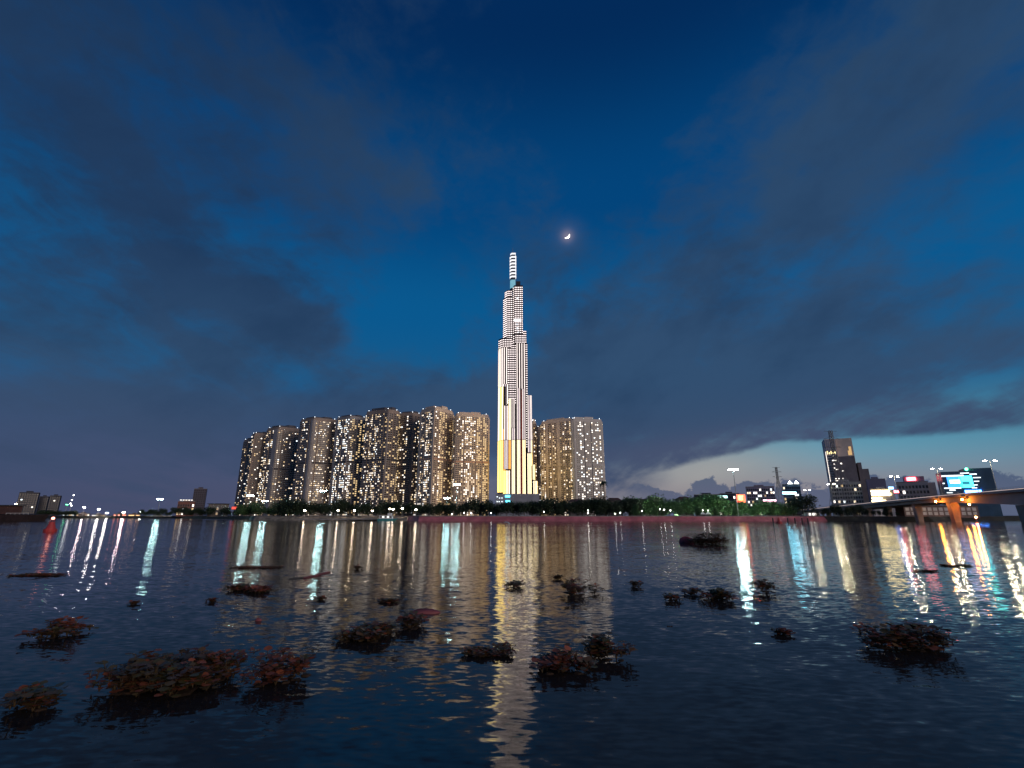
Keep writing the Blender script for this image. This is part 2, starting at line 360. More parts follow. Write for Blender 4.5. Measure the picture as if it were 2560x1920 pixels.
def apartment(label, xl, xc, xr, ytop, Y, dl, dr, patL, patR, wall, lit=0.15, weights=(5, 4, 4, 1, 4), floors=48, mid=0.52, crown=1, depth=24, group='apartment towers behind the tree line', wall2=None, midm=None, seed=1):
    rng = random.Random(seed * 91)
    z0 = LZ; C = at(xc, ytop, Y); zt = C.z
    if xr - xl > 30: xr -= 4; xl += 1
    L = at(xl, ytop, Y + dl); Rr = at(xr, ytop, Y + dr)
    C, L, Rr = (Vector((p.x, p.y, 0)) for p in (C, L, Rr))
    back = max(L.y, Rr.y) + depth
    pts = [L, C, Rr, Vector((Rr.x, back, 0)), Vector((L.x, back, 0))]
    if (L - C).length < 1: pts = pts[1:]
    org = Vector((C.x, C.y, 0)); base = Vector((C.x, C.y, LZ))
    t = thing('apartment_tower', base, label, 'tower block', group)
    loc = lambda p: p - org
    pts = [loc(p) for p in pts]
    parts = {k: MB() for k in ('bay', 'blank', 'band', 'glass', 'mid', 'more')}
    Hh = zt - LZ; fh = Hh / (floors + 1)
    MB().poly(pts, -0.5, Hh).build('wall', wall, t)
    lits = []
    segs = [(loc(L), loc(C), patL), (loc(C), loc(Rr), patR)]
    for A, B, p in segs:
        if (B - A).length > 2: facade(parts, A, B, 0, Hh - fh * 0.6, p, fh, lit, weights, mid, rng, lits)
    # side walls that a step to the side would show
    for A, B in ((pts[-1], loc(L)), (loc(Rr), Vector((loc(Rr).x, back - org.y, 0)))):
        if (B - A).length > 6: facade(parts, A, B, 0, Hh - fh * 0.6, 'WWBWW', fh, lit * 0.7, weights, mid, rng, lits)
    parts['bay'].build('facade_bay', wall, t); parts['blank'].build('blank_wall_strip', wall2 or wall, t)
    parts['band'].build('floor_band', wall2 or wall, t, 'stuff'); parts['glass'].build('window', M_glass, t, 'stuff')
    if parts['mid'].v: parts['mid'].build('service_floor', midm or M_dark, t, 'stuff')
    if parts['more'].v: parts['more'].build('lit_windows', WIN[2], t, 'stuff')
    for c, w, h, zc, rz, k in lits:
        inst('lit_window', LITMESH[k], t, (c.x, c.y, zc), (w, 0.25, h), rz)
    # stepped roof: parapet, plant rooms, beacons
    cx = sum(p.x for p in pts) / len(pts); cy = sum(p.y for p in pts) / len(pts)
    w = (loc(Rr) - loc(L)).length
    sh = lambda k: [Vector((cx + (p.x - cx) * k, cy + (p.y - cy) * k, 0)) for p in pts]
    MB().poly(sh(0.985), Hh, Hh + 2.2 * crown).build('parapet', wall, t)
    r = MB(); r.poly([p + Vector((-w * 0.08, 0, 0)) for p in sh(0.6)], Hh + 2.2 * crown, Hh + 5.8 * crown)
    r.poly([p + Vector((w * 0.16, 2, 0)) for p in sh(0.3)], Hh + 2.2 * crown, Hh + 7.4 * crown); r.build('plant_room', mat('roof_plant_dark', (0.10, 0.10, 0.12), 0.8, 0.2, 0.1) if wall is WA or wall is WB else wall, t)
    for p in (pts[0], loc(C), loc(Rr)):
        q = Vector((cx + (p.x - cx) * 0.88, cy + (p.y - cy) * 0.88, Hh + 2.6 * crown + 0.9)); inst('beacon', BEAC, t, q)
    return t
WA = mat('facade_brown', (0.36, 0.285, 0.24), 0.85, 0.2, 0.05)
WB = mat('facade_grey', (0.40, 0.37, 0.36), 0.85, 0.2, 0.05)
WC = mat('facade_beige', (0.74, 0.59, 0.46), 0.85, 0.15, 0.05)
WD = mat('facade_pale', (0.66, 0.61, 0.56), 0.85, 0.12, 0.05)
WM = mat('facade_pink_band', (0.62, 0.36, 0.24), 0.8, 0.15, 0.1)
WX = mat('facade_dark_band', (0.05, 0.05, 0.06), 0.8, 0.2, 0.1)
apartment('narrowest brown apartment tower at the far left end of the row', 611, 634, 640, 1099, 1035, 16, 8, 'WWRWW', 'WR', WA, 0.10, floors=44, mid=None, seed=1)
apartment('low brown apartment tower with red rooftop lights beside the narrow end tower', 630, 638, 676, 1085, 1010, 8, 12, 'WW', 'RWWWRWW', WA, 0.13, floors=45, mid=None, seed=2)
apartment('grey apartment tower with a blank strip, third from the left end', 668, 697, 752, 1070, 975, 18, 22, 'WWRWBB', 'WWRCWWCRWW', WA, 0.14, wall2=WB, midm=WX, floors=46, seed=3, crown=1.3)
apartment('apartment tower with a pale blank strip down its front corner, fourth from left', 752, 785, 846, 1046, 905, 20, 24, 'WCWWRB', 'BWRCWCWRWW', WA, 0.15, wall2=WB, midm=WX, floors=47, seed=4)
apartment('apartment tower with a brightly lit rounded crown of windows', 842, 876, 918, 1042, 885, 18, 18, 'BWWRWW', 'WCWRWWRW', WB, 0.19, (3, 6, 1, 4, 2), wall2=WB, midm=WX, floors=47, seed=5)
apartment('stepped dark apartment tower with the roof mast light, middle of the row', 916, 971, 1000, 1027, 840, 22, 14, 'WWRWCWWCWRW', 'bWWRWW', WA, 0.17, wall2=WB, midm=WX, floors=48, seed=6, crown=1.5)
apartment('dark brown apartment tower with lit top floors in a recess of the row', 996, 1032, 1054, 1034, 862, 8, 12, 'CWWCWWCW', 'BWRW', WA, 0.16, (5, 3, 4, 1, 3), floors=47, seed=7)
apartment('tall apartment tower with dark left face and warm right face', 1052, 1088, 1135, 1022, 795, 20, 30, 'BWWRWWCB', 'WWRWCWRWWRWW', WC, 0.20, (4, 5, 3, 1, 5), wall2=WC, midm=WM, floors=50, seed=8, crown=1.4)
apartment('broad warm lit apartment tower standing alone left of the skyscraper', 1137, 1142, 1225, 1036, 790, 8, 14, 'W', 'WWWWRWWWWWWRWWWRWWW', WC, 0.22, (4, 5, 4, 1, 6), wall2=WC, midm=WM, floors=50, seed=9)
apartment('slim pale apartment tower edge peeking out right of the skyscraper', 1331, 1332, 1339, 1054, 860, 4, 6, 'W', 'WW', WC, 0.10, floors=46, mid=None, seed=10)
apartment('dark apartment tower set back between skyscraper and golden tower', 1338, 1345, 1356, 1070, 930, 5, 5, 'WW', 'WWRW', WA, 0.10, floors=44, mid=None, seed=11)
apartment('golden lit apartment tower with deep vertical ribs right of the skyscraper', 1353, 1427, 1440, 1048, 812, 34, 30, 'WbWRBWWRbWWRBBWRWbWRWW', 'WW', WC, 0.24, (5, 3, 6, 0, 6), wall2=WC, midm=WC, floors=48, seed=12)
apartment('grey apartment tower with white lit windows at the right end', 1428, 1433, 1508, 1049, 800, 3, 10, 'B', 'BWWWWRWWWRWWWWWB', WD, 0.13, (1, 8, 0, 4, 1), wall2=WD, midm=WD, floors=48, seed=13)

# ------------------------------------------------------------------ the skyscraper
M_mauve = mat('skyscraper_cladding', (0.045, 0.026, 0.028), 0.5, 0.25, 0.08)
L_white = glowm('strip_white', (1.0, 0.86, 0.80), 1.65)
L_lilac = glowm('strip_lilac', (0.90, 0.72, 0.78), 0.95)
L_lime = glowm('strip_lime', (1.0, 0.80, 0.42), 2.9)
L_gold = glowm('strip_gold', (1.0, 0.68, 0.18), 2.5)
L_orange = glowm('strip_orange', (1.0, 0.46, 0.10), 1.7)
L_low = glowm('strip_warm_white', (1.0, 0.81, 0.58), 2.7)
L_red = glowm('strip_red', (0.75, 0.10, 0.06), 0.5)
L_dot = glowm('dot_white', (1.0, 0.86, 0.84), 2.5)
L_crown = glowm('crown_white', (0.95, 0.96, 1.0), 1.15)
L_cyan = glowm('cyan_sign', (0.12, 0.75, 1.0), 4.0)
sk_org = at(1285, 1250, 772); sk_org.z = LZ
sk = thing('skyscraper', sk_org, 'very tall stepped skyscraper covered in white and golden light strips', 'skyscraper')
def spt(x, y, Y): p = at(x, y, Y); return Vector((p.x, p.y, 0))
def shaft(xl, xc, xr, yt, yb, Yf, dl=0, back=812, tint=M_mauve):
    ym = (yt + yb) / 2; zt, zb = at(xc, yt, Yf).z, at(xc, yb, Yf).z
    C, Rr = spt(xc, ym, Yf), spt(xr, ym, Yf); pts = [C, Rr, Vector((Rr.x, back, 0)), Vector((C.x, back, 0))]
    L = None
    if dl: L = spt(xl, ym, Yf + dl); pts = [L, C, Rr, Vector((Rr.x, back, 0)), Vector((L.x, back, 0))]
    m = MB().poly(pts, zb, zt).build('shaft', tint, sk, off=sk_org)
    return L, C, Rr, zb, zt
def strips(A, B, zb, zt, n, low, high, zsplit, fill=0.46):
    d = B - A; Ln = d.length; d = d.normalized(); nn = Vector((d.y, -d.x, 0)); p = Ln / n
    for k in range(n):
        P, Q = A + d * (p * (k + (1 - fill) / 2)), A + d * (p * (k + (1 + fill) / 2))
        lo = low[k % len(low)]; hi = high[k % len(high)]
        spans = [(zb, zt, lo if zt <= zsplit else hi)] if not (zb < zsplit < zt) else [(zb, zsplit - 0.15, lo), (zsplit + 0.15, zt, hi)]
        for a, b, g in spans: MB().obox(P, Q, nn, -0.1, 0.45, a + 0.2, b - 0.3).build('light_strip', g, sk, off=sk_org)
def dots(A, B, zb, zt, nx, pitch, g=None, size=0.62):
    d = B - A; Ln = d.length; d = d.normalized(); nn = Vector((d.y, -d.x, 0)); p = Ln / nx; m = MB()
    for i in range(nx):
        c = A + d * (p * (i + 0.5)); hw = min(0.95, p * 0.27)
        z = zb + pitch * 0.5
        while z < zt - 0.4:
            m.obox(c - d * hw, c + d * hw, nn, -0.1, 0.4, z - size, z + size); z += pitch
    m.build('light_dots', g or L_dot, sk, 'stuff', off=sk_org)
ZS = at(1285, 1100, 770).z
PD = at(1285, 800, 779).z - at(1285, 805.2, 779).z
LW = [L_lime, L_low, L_low]; HW = [L_white, L_lilac]
# upper tiers
L, C, B, zb, zt = shaft(1258, 1268, 1281, 741, 852, 782, 10); dots(L, C, zb, zt, 4, PD); dots(C, B, zb, zt, 3, PD)
L, C, B, zb, zt = shaft(1262, 1269, 1280, 725, 741, 783, 8); dots(L, C, zb, zt, 3, PD); dots(C, B, zb, zt, 3, PD)
L, C, B, zb, zt = shaft(1281, 1286, 1307.5, 713, 834, 779, 7); dots(L, C, zb, zt, 1, PD); dots(C, B, zb, zt, 5, PD)
# sky-deck sign row and lit marks on the upper tier
for x0, x1, y0, y1 in [(1284.5, 1303, 797, 803.5), (1291, 1296, 743, 747), (1290, 1295, 809, 812), (1291, 1296, 818, 823), (1294, 1298, 829, 832)]:
    p, q = at(x0, y1, 778.2), at(x1, y0, 778.2); MB().box(p.x, q.x, 778.1, 778.6, p.z, q.z).build('lit_panel', L_crown, sk, off=sk_org)
# middle tiers
L, C, B, zb, zt = shaft(1246, 1257, 1279, 844, 868, 777, 10); dots(L, C, zb, zt, 3, PD); dots(C, B, zb, zt, 5, PD)
L, C, B, zb, zt = shaft(1246, 1257, 1269, 868, 1236, 777, 10); strips(L, C, at(1250, 966, 777).z, zt, 3, [L_gold], [L_lime, L_white, L_white], ZS, 0.42); strips(C, B, at(1250, 1012, 777).z, zt, 2, LW, [L_white], ZS, 0.34)
L, C, B, zb, zt = shaft(1268, 1268, 1292, 852, 1236, 781); dots(C, B, at(1280, 1010, 781).z, zt, 5, PD)
L, C, B, zb, zt = shaft(1281, 1288, 1307.5, 834, 858, 776, 7); dots(L, C, zb, zt, 1, PD); dots(C, B, zb, zt, 5, PD)
L, C, B, zb, zt = shaft(1307.5, 1307.5, 1316, 828, 858, 776); dots(C, B, zb, zt, 3, PD)
L, C, B, zb, zt = shaft(1290, 1290, 1315, 858, 1236, 776); strips(C, B, at(1300, 972, 776).z, zt, 4, LW, [L_white], ZS, 0.30)
L, C, B, zb, zt = shaft(1315, 1315, 1320, 858, 1236, 778); dots(C, B, at(1300, 1120, 778).z, zt, 2, PD)
# lower bundle
L, C, B, zb, zt = shaft(1245, 1258, 1264, 966, 1231, 772, 10); strips(L, C, zb, zt, 3, [L_gold, L_gold, L_gold], [L_lime, L_gold, L_lime], ZS, 0.62); strips(C, B, zb, at(1258, 1072, 772).z, 2, [L_orange], [L_orange], ZS, 0.7)
L, C, B, zb, zt = shaft(1256, 1256, 1271, 960, 1010, 774); strips(C, B, zb, zt, 3, LW, HW, ZS)
L, C, B, zb, zt = shaft(1259.5, 1259.5, 1271, 1014, 1173, 770); strips(C, B, zb, zt, 3, [L_lilac, L_white], HW, ZS, 0.5)
L, C, B, zb, zt = shaft(1258, 1264, 1275.5, 1176, 1235, 767.5, 5); strips(L, C, zb, zt, 2, [L_gold], [L_gold], ZS, 0.7); strips(C, B, zb, zt, 3, [L_lime, L_low, L_low], HW, ZS)
L, C, B, zb, zt = shaft(1271.5, 1271.5, 1277, 997, 1173, 771); strips(C, B, zb, zt, 2, [L_orange], [L_lime], ZS, 0.7)
L, C, B, zb, zt = shaft(1278, 1278, 1288, 997, 1070, 772); strips(C, B, zb, zt, 3, [L_white], [L_white], ZS, 0.3)
L, C, B, zb, zt = shaft(1279, 1279, 1288, 1070, 1235, 769); strips(C, B, zb, zt, 3, [L_low, L_lime], HW, ZS)
L, C, B, zb, zt = shaft(1292, 1292, 1301, 970, 1235, 766); strips(C, B, zb, zt, 3, [L_lime, L_low, L_low], HW, ZS)
L, C, B, zb, zt = shaft(1302.9, 1302.9, 1304, 975, 1235, 768); strips(C, B, zb, zt, 1, [L_red], [L_red], ZS, 0.8)
L, C, B, zb, zt = shaft(1305.5, 1305.5, 1314, 972, 1235, 766); strips(C, B, zb, zt, 3, [L_lime, L_low], HW, ZS)
L, C, B, zb, zt = shaft(1319, 1319, 1328.5, 988, 1131, 769); strips(C, B, zb, zt, 3, [L_white, L_lilac], HW, ZS)
L, C, B, zb, zt = shaft(1318.5, 1318.5, 1329, 1133, 1235, 765); strips(C, B, zb, zt, 4, [L_low, L_lime], HW, ZS)
L, C, B, zb, zt = shaft(1331.5, 1331.5, 1337, 1161, 1200, 770); strips(C, B, zb, zt, 3, [L_lime, L_low], HW, ZS)
L, C, B, zb, zt = shaft(1333, 1333, 1343.5, 1202, 1235, 764); strips(C, B, zb, zt, 3, [L_low, L_lime], HW, ZS)
# the flanks carry strips too
def flank(x, Y0, Y1, yt, yb, right, g):
    xx = at(x, (yt + yb) / 2, Y0).x; A, B = (Vector((xx, Y0, 0)), Vector((xx, Y1, 0)))
    if not right: A, B = B, A
    strips(A, B, at(x, yb, Y0).z, at(x, yt, Y0).z, int((Y1 - Y0) / 2.6), g, HW, ZS, 0.5)
flank(1343.5, 765, 811, 1202, 1235, True, [L_gold, L_lime]); flank(1337, 771, 811, 1161, 1200, True, [L_gold, L_lime]); flank(1330, 766, 811, 1133, 1160, True, [L_gold, L_lime]); flank(1329, 770, 811, 988, 1131, True, [L_lime, L_gold])
flank(1245, 783, 811, 966, 1231, False, [L_gold]); flank(1246, 788, 811, 868, 964, False, [L_lime])
# spire: eight glowing tilted collars on a slim core, mast on top
def ring4(xl, xc, xr, y, Yf, dl):
    z = at(xc, y, Yf).z
    a, b, c = spt(xl, y, Yf + dl), spt(xc, y, Yf), spt(xr, y, Yf); return [Vector((p.x, p.y, z)) for p in (a, b, c, Vector((c.x, Yf + 9, 0)), Vector((a.x, Yf + 9, 0)))]
MB().prism(ring4(1275, 1279.5, 1289, 724, 783, 4), ring4(1276, 1279.5, 1288, 632, 783, 4)).build('spire_core', mat('spire_core', (0.08, 0.08, 0.10), 0.4, 0.2), sk, off=sk_org)
for k in range(8):
    y1 = 632 + k * 8.15; w = 0.0 if k else 1.0
    MB().prism(ring4(1275 + w, 1279.6, 1289 - w, y1 + 3.8, 782.6, 4), ring4(1274.2 + w * 1.6, 1279.2, 1290.6 - w * 1.4, y1, 782.2, 4)).build('spire_collar', L_crown, sk, off=sk_org)
MB().prism(ring4(1275, 1278.5, 1288.5, 719, 782.4, 4), ring4(1275.2, 1278.5, 1288.5, 699, 782.4, 4)).build('spire_base', glowm('spire_cyan', (0.30, 0.75, 0.95), 0.55), sk, off=sk_org)
p = at(1282, 632, 786); MB().tube((p.x, 786, p.z - 2), (p.x, 786, at(1282, 619, 786).z), 0.5, 0.15).build('mast', M_steel, sk, off=sk_org)
p, q = at(1290, 714, 784), at(1301, 703, 784); MB().box(p.x, q.x, 784, 792, p.z, q.z).build('roof_plant', M_dark, sk, off=sk_org)
# podium
p, q = at(1239, 1256, 758), at(1348, 1234.5, 758)
MB().box(p.x, q.x, 758, 830, LZ - 0.5, q.z).build('podium', mat('podium_grey', (0.32, 0.33, 0.38), 0.7, 0.2, 0.05), sk, off=sk_org)
for x0, x1, y0, y1 in [(1263, 1275, 1238, 1243), (1264, 1275, 1251, 1256)]:
    p, q = at(x0, y1, 757), at(x1, y0, 757); MB().box(p.x, q.x, 757, 758.2, p.z, q.z).build('cyan_sign', L_cyan, sk, off=sk_org)
for x, y in [(1243, 1242), (1249, 1245), (1255, 1245), (1243, 1254), (1248, 1254), (1255, 1254)]:
    p = at(x, y, 757); MB().box(p.x - 0.7, p.x + 0.7, 757, 758.2, p.z - 0.6, p.z + 0.6).build('podium_lamp', WIN[3], sk, off=sk_org)

# ------------------------------------------------------------------ moon
mp = Vector((0, 0, H)) + ray(1417, 589).normalized() * 12000
m = MB(); rr = 12000 * 7.2 / F * 0.98; vdir = (mp - Vector((0, 0, H))).normalized()
xr_ = Vector((1, 0, 0)); up_ = xr_.cross(vdir).normalized(); xr_ = vdir.cross(up_).normalized() if False else xr_
ring = []
for k in range(25):                              # limb half-circle facing lower right, and the terminator
    a = R(-50 - 95 + k * 190 / 24); c, s_ = math.cos(a), math.sin(a)
    ring.append((c, s_))
ax = (math.cos(R(-50)), math.sin(R(-50))); pv = (-ax[1], ax[0])
def mpt(c, s_, dep): return mp + xr_ * (c * rr) + up_ * (s_ * rr) - vdir * (dep * rr)
for (c0, s0), (c1, s1) in zip(ring, ring[1:]):
    def inner(c, s_):
        l = c * pv[0] + s_ * pv[1]; e = c * ax[0] + s_ * ax[1]; e2 = e * 0.42 if e > 0 else e
        return (l * pv[0] + e2 * ax[0], l * pv[1] + e2 * ax[1])
    i0, i1 = inner(c0, s0), inner(c1, s1)
    dz_ = lambda q: math.sqrt(max(0, 1 - q[0] ** 2 - q[1] ** 2))
    m.quad(mpt(*i0, dz_(i0)), mpt(c0, s0, 0), mpt(c1, s1, 0), mpt(*i1, dz_(i1)))
tag(m.build('moon', glowm('moonlight', (1.0, 0.97, 0.92), 5.0), off=mp), 'bright thin crescent moon above the skyscraper', 'moon')

# ------------------------------------------------------------------ trees
M_bark = mat('bark', (0.10, 0.075, 0.055), 0.9, 0.4, 2.0)
def leafmat(name, c, alt):
    m = mat(name, c, 0.6, 0.4, 0.55, alt=alt); return m
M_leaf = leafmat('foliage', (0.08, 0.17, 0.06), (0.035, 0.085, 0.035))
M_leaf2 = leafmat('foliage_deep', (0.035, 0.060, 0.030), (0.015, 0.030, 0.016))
def crown_mesh(name, rng, h, w, m, n=1500, leaf=0.42):
    b = MB(); lumps = []
    for _ in range(13):
        a, r = rng.uniform(0, 6.28), rng.uniform(0, 0.62) * w / 2
        lumps.append((Vector((r * math.cos(a), r * math.sin(a), h * rng.uniform(0.26, 0.86))), rng.uniform(0.18, 0.32) * w))
    for _ in range(n):
        c, r = rng.choice(lumps)
        d = Vector((rng.gauss(0, 1), rng.gauss(0, 1), rng.gauss(0, 0.8))).normalized() * r * rng.uniform(0.55, 1.08)
        p = c + d; u = Vector((rng.gauss(0, 1), rng.gauss(0, 1), rng.gauss(0, 0.6))).normalized(); v = u.cross(Vector((rng.gauss(0, 1), rng.gauss(0, 1), rng.gauss(0, 1)))).normalized()
        s = leaf * rng.uniform(0.6, 1.4)
        b.quad(p - u * s, p - v * s * 0.6, p + u * s, p + v * s * 0.6)
    return b.mesh(name, m)
def trunk_mesh(rng, h, m):
    b = MB(); b.tube((0, 0, -0.4), (0, 0, h * 0.42), h * 0.028, h * 0.017)
    for k in range(5):
        a = k * 1.26 + rng.uniform(-0.3, 0.3); b.tube((0, 0, h * rng.uniform(0.28, 0.42)), (math.cos(a) * h * 0.2, math.sin(a) * h * 0.2, h * rng.uniform(0.55, 0.72)), h * 0.013, h * 0.005, 5)
    return b.mesh('trunk', m)
rng = random.Random(5)
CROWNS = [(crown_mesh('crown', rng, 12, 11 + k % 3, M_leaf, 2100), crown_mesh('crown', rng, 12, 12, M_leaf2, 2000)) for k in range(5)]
TRUNKS = [trunk_mesh(rng, 12, M_bark) for k in range(3)]
def tree(x, y, h, deep, label, group, w=1.0):
    t = thing('tree', (x, y, LZ), label, 'tree', group, rng.uniform(0, 6.28)); s = h / 12
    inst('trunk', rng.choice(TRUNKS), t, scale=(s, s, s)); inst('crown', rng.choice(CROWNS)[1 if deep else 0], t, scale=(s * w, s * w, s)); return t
def tree_row(x0, x1, Y, ytop, deep, label, group, gap=24, w=1.0, jit=6):
    gap *= 0.72; w *= 1.12
    x = x0
    while x < x1:
        yt = ytop(x) if callable(ytop) else ytop
        YY = Y + rng.uniform(0, 14); P = at(x, 1286, YY); h = max(3.0, at(x, yt + rng.uniform(-jit, jit), YY).z - LZ)
        tree(P.x, YY, h, deep, label, group, w * rng.uniform(0.9, 1.2)); x += gap * rng.uniform(0.75, 1.25)
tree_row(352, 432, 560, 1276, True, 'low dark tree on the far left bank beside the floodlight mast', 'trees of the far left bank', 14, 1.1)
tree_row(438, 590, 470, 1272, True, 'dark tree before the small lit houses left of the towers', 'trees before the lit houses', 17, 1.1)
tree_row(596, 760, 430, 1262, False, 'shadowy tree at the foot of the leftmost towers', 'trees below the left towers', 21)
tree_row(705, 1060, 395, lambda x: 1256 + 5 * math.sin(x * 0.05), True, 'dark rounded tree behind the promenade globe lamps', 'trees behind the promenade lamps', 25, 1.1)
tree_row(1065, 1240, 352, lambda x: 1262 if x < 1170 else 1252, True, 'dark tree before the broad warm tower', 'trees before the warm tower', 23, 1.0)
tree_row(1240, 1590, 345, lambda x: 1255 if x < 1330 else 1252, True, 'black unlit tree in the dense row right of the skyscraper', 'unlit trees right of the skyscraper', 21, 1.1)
tree_row(1575, 1850, 356, lambda x: 1248 - 5 * math.sin(x * 0.04), False, 'green flood-lit tree left of the tall floodlight mast', 'flood-lit trees left of the mast', 22, 1.1)
tree_row(1850, 1990, 356, 1256, False, 'green flood-lit tree right of the tall floodlight mast', 'flood-lit trees right of the mast', 20, 1.1)
for x, yt in ((1590, 1262), (1640, 1268), (1700, 1262), (1745, 1266), (1790, 1270), (1840, 1268), (1885, 1270), (1930, 1266), (1955, 1272)):
    P = at(x, 1286, 340); tree(P.x, 340, at(x, yt, 340).z - LZ, False, 'small bright green tree in the front row on the red embankment', 'small front row trees')
P = at(2008, 1286, 340); tree(P.x, 340, at(2008, 1238, 340).z - LZ, True, 'large dark spreading tree at the right end of the embankment', None, 1.5)
for k_, (x, yt) in enumerate(((2045, 1278), (2070, 1270), (2102, 1262), (2135, 1264), (2168, 1272), (2200, 1276), (2230, 1280), (2058, 1272), (2085, 1262), (2120, 1268), (2150, 1262), (2185, 1276), (2215, 1278), (2245, 1280), (2215, 1268))):
    YY = 328 + (k_ % 3) * 5; P = at(x, 1290, YY); tree(P.x, YY, at(x, yt, YY).z - LZ, True, 'scrubby dark tree on the bank beside the bridge approach', 'scrub beside the bridge', 0.9)
tree_row(100, 190, 690, 1277, True, 'distant dark tree before the far left towers', 'distant trees at far left', 12, 1.1, 2)
# palm
pb = at(1514, 1286, 350)
pt = thing('palm_tree', (pb.x, 350, LZ), 'tall lone palm tree before the right apartment tower', 'palm tree')
ph = at(1512, 1204, 350).z - LZ
MB().tube((0, 0, -0.4), (-0.3, 0, ph * 0.5), 0.34, 0.26).tube((-0.3, 0, ph * 0.5), (-0.6, 0, ph), 0.26, 0.2).build('trunk', M_bark, pt)
m = MB()
for k in range(22):
    a = k * 2.4; e = rng.uniform(-0.5, 0.9); L_ = rng.uniform(2.6, 3.5); pr = None
    for s in range(6):
        f = s / 5; q = Vector((-0.6 + math.cos(a) * L_ * f, math.sin(a) * L_ * f, ph + L_ * (e * f - 0.9 * f * f))); wd = 0.5 * math.sin(math.pi * min(1, f * 0.9 + 0.08)) + 0.03
        sd = Vector((-math.sin(a), math.cos(a), 0)) * wd
        if pr: m.quad(pr[0] - pr[1] + Vector((0, 0, -0.3)), pr[0], q, q - sd + Vector((0, 0, -0.3))); m.quad(pr[0], pr[0] + pr[1] + Vector((0, 0, -0.3)), q + sd + Vector((0, 0, -0.3)), q)
        pr = (q, sd)
m.build('fronds', M_leaf2, pt)

# ------------------------------------------------------------------ lamps
def flood_mast(x, yl, Y, label, n=4, size=1.0, foot=LZ, gm=None):
    size *= 1.5
    P = at(x, yl, Y); t = thing('floodlight_mast', (P.x, Y, foot), label, 'floodlight', 'floodlight masts'); h = P.z - foot
    MB().tube((0, 0, 0), (0, 0, h), 0.32, 0.18, 8).build('pole', M_steel, t)
    fr = MB(); fr.box(-1.6 * size, 1.6 * size, -0.12, 0.12, h - 0.1, h + 0.14); fr.build('crossbar', M_steel, t)
    for k in range(n):
        xx = (k - (n - 1) / 2) * 3.0 * size / max(1, n - 1)
        hd = MB().box(xx - 0.5 * size, xx + 0.5 * size, -0.5, 0.5, h + 0.75, h + 1.0).build('lamp_head', M_dark, t)
        MB().prism([(xx - 0.34 * size, -0.36, h + 0.2), (xx + 0.34 * size, -0.36, h + 0.2), (xx + 0.34 * size, 0.36, h + 0.2), (xx - 0.34 * size, 0.36, h + 0.2)],
                   [(xx - 0.42 * size, -0.44, h + 0.747), (xx + 0.42 * size, -0.44, h + 0.747), (xx + 0.42 * size, 0.44, h + 0.747), (xx - 0.42 * size, 0.44, h + 0.747)]).build('lens', gm or G_flood, hd)
    return t
flood_mast(1833, 1176, 347, 'tallest floodlight mast, rising behind the green lit trees', 4, 1.15, gm=glowm('park_floodlight_lens', (0.62, 1.0, 1.0), 260, True))
flood_mast(400, 1249, 575, 'floodlight mast on the far left bank, standing against the sky', 4, 1.2)
flood_mast(626, 1240, 470, 'leftmost of two low floodlight masts at the foot of the narrow towers', 3, 1.0)
flood_mast(662, 1254, 455, 'lower floodlight mast just right of the leftmost one below the towers', 3, 0.9)
flood_mast(808, 1229, 420, 'floodlight mast before the tower with the pale blank strip', 4, 0.95)
flood_mast(1142, 1213, 400, 'floodlight mast before the gap left of the broad warm tower', 3, 0.9)
flood_mast(1117, 1247, 395, 'low floodlight mast before the tower with the warm right face', 3, 0.8)
def globe_lamp(x, yl, Y, label, foot=None, r=0.42):
    P = at(x, yl, Y); f = LZ if foot is None else foot; t = thing('promenade_lamp', (P.x, Y, f), label, 'street lamp', 'promenade globe lamps'); h = P.z - f
    MB().tube((0, 0, 0), (0, 0, h - 0.3), 0.12, 0.08, 8).build('pole', MATS.get('lamp_pole') or mat('lamp_pole', (0.6, 0.58, 0.54), 0.6, 0.1), t)
    MB().box(-0.45, 0.45, -0.06, 0.06, h - 0.5, h - 0.38).build('arm', MATS['lamp_pole'], t)
    for s in (-0.4, 0.4): MB().ball((s, 0, h - 0.05), r * 0.8, 1, 8, 5).build('globe', G_lamp, t)
for x, yl, lab in [(762, 1276, 'leftmost promenade globe lamp, standing alone before dark trees'), (845, 1276, 'second promenade globe lamp from the left'), (886, 1276, 'third promenade globe lamp from the left'),
                   (931, 1277, 'promenade lamp glowing amber left of the moored ferry'), (974, 1272, 'left of the twin lamps above the moored ferry'), (983, 1273, 'right of the twin lamps above the moored ferry'),
                   (1006, 1271, 'promenade lamp just right of the moored ferry'), (1040, 1274, 'rightmost promenade globe lamp, beside the red embankment')]:
    globe_lamp(x, yl, shore_y(at(x, 1290, 365).x) + 6, lab)

# ------------------------------------------------------------------ moored ferry and jetty
fp = at(968, 1300, 352)
fe = thing('ferry', (fp.x, 350, 0), 'small white ferry with teal stripe moored at the promenade', 'ferry')
M_wh = mat('white_paint', (0.75, 0.76, 0.76), 0.5, 0.1); M_teal = mat('teal_paint', (0.08, 0.35, 0.36), 0.5, 0.15)
MB().prism([(-5.6, -1.6, -0.2), (5.0, -1.6, -0.2), (6.0, 0, -0.2), (5.0, 1.6, -0.2), (-5.6, 1.6, -0.2)], [(-6, -2, 1.4), (6.0, -2, 1.4), (8.0, 0, 1.6), (6.0, 2, 1.4), (-6, 2, 1.4)]).build('hull', M_teal, fe)
cb = MB().box(-4.8, 4.2, -1.7, 1.7, 1.4, 3.4).build('cabin', M_wh, fe)
for k in range(5): MB().box(-4.2 + k * 1.65, -3.0 + k * 1.65, -1.78, -1.7, 2.1, 3.0).build('window', WIN[1] if k % 2 else M_glass, cb)
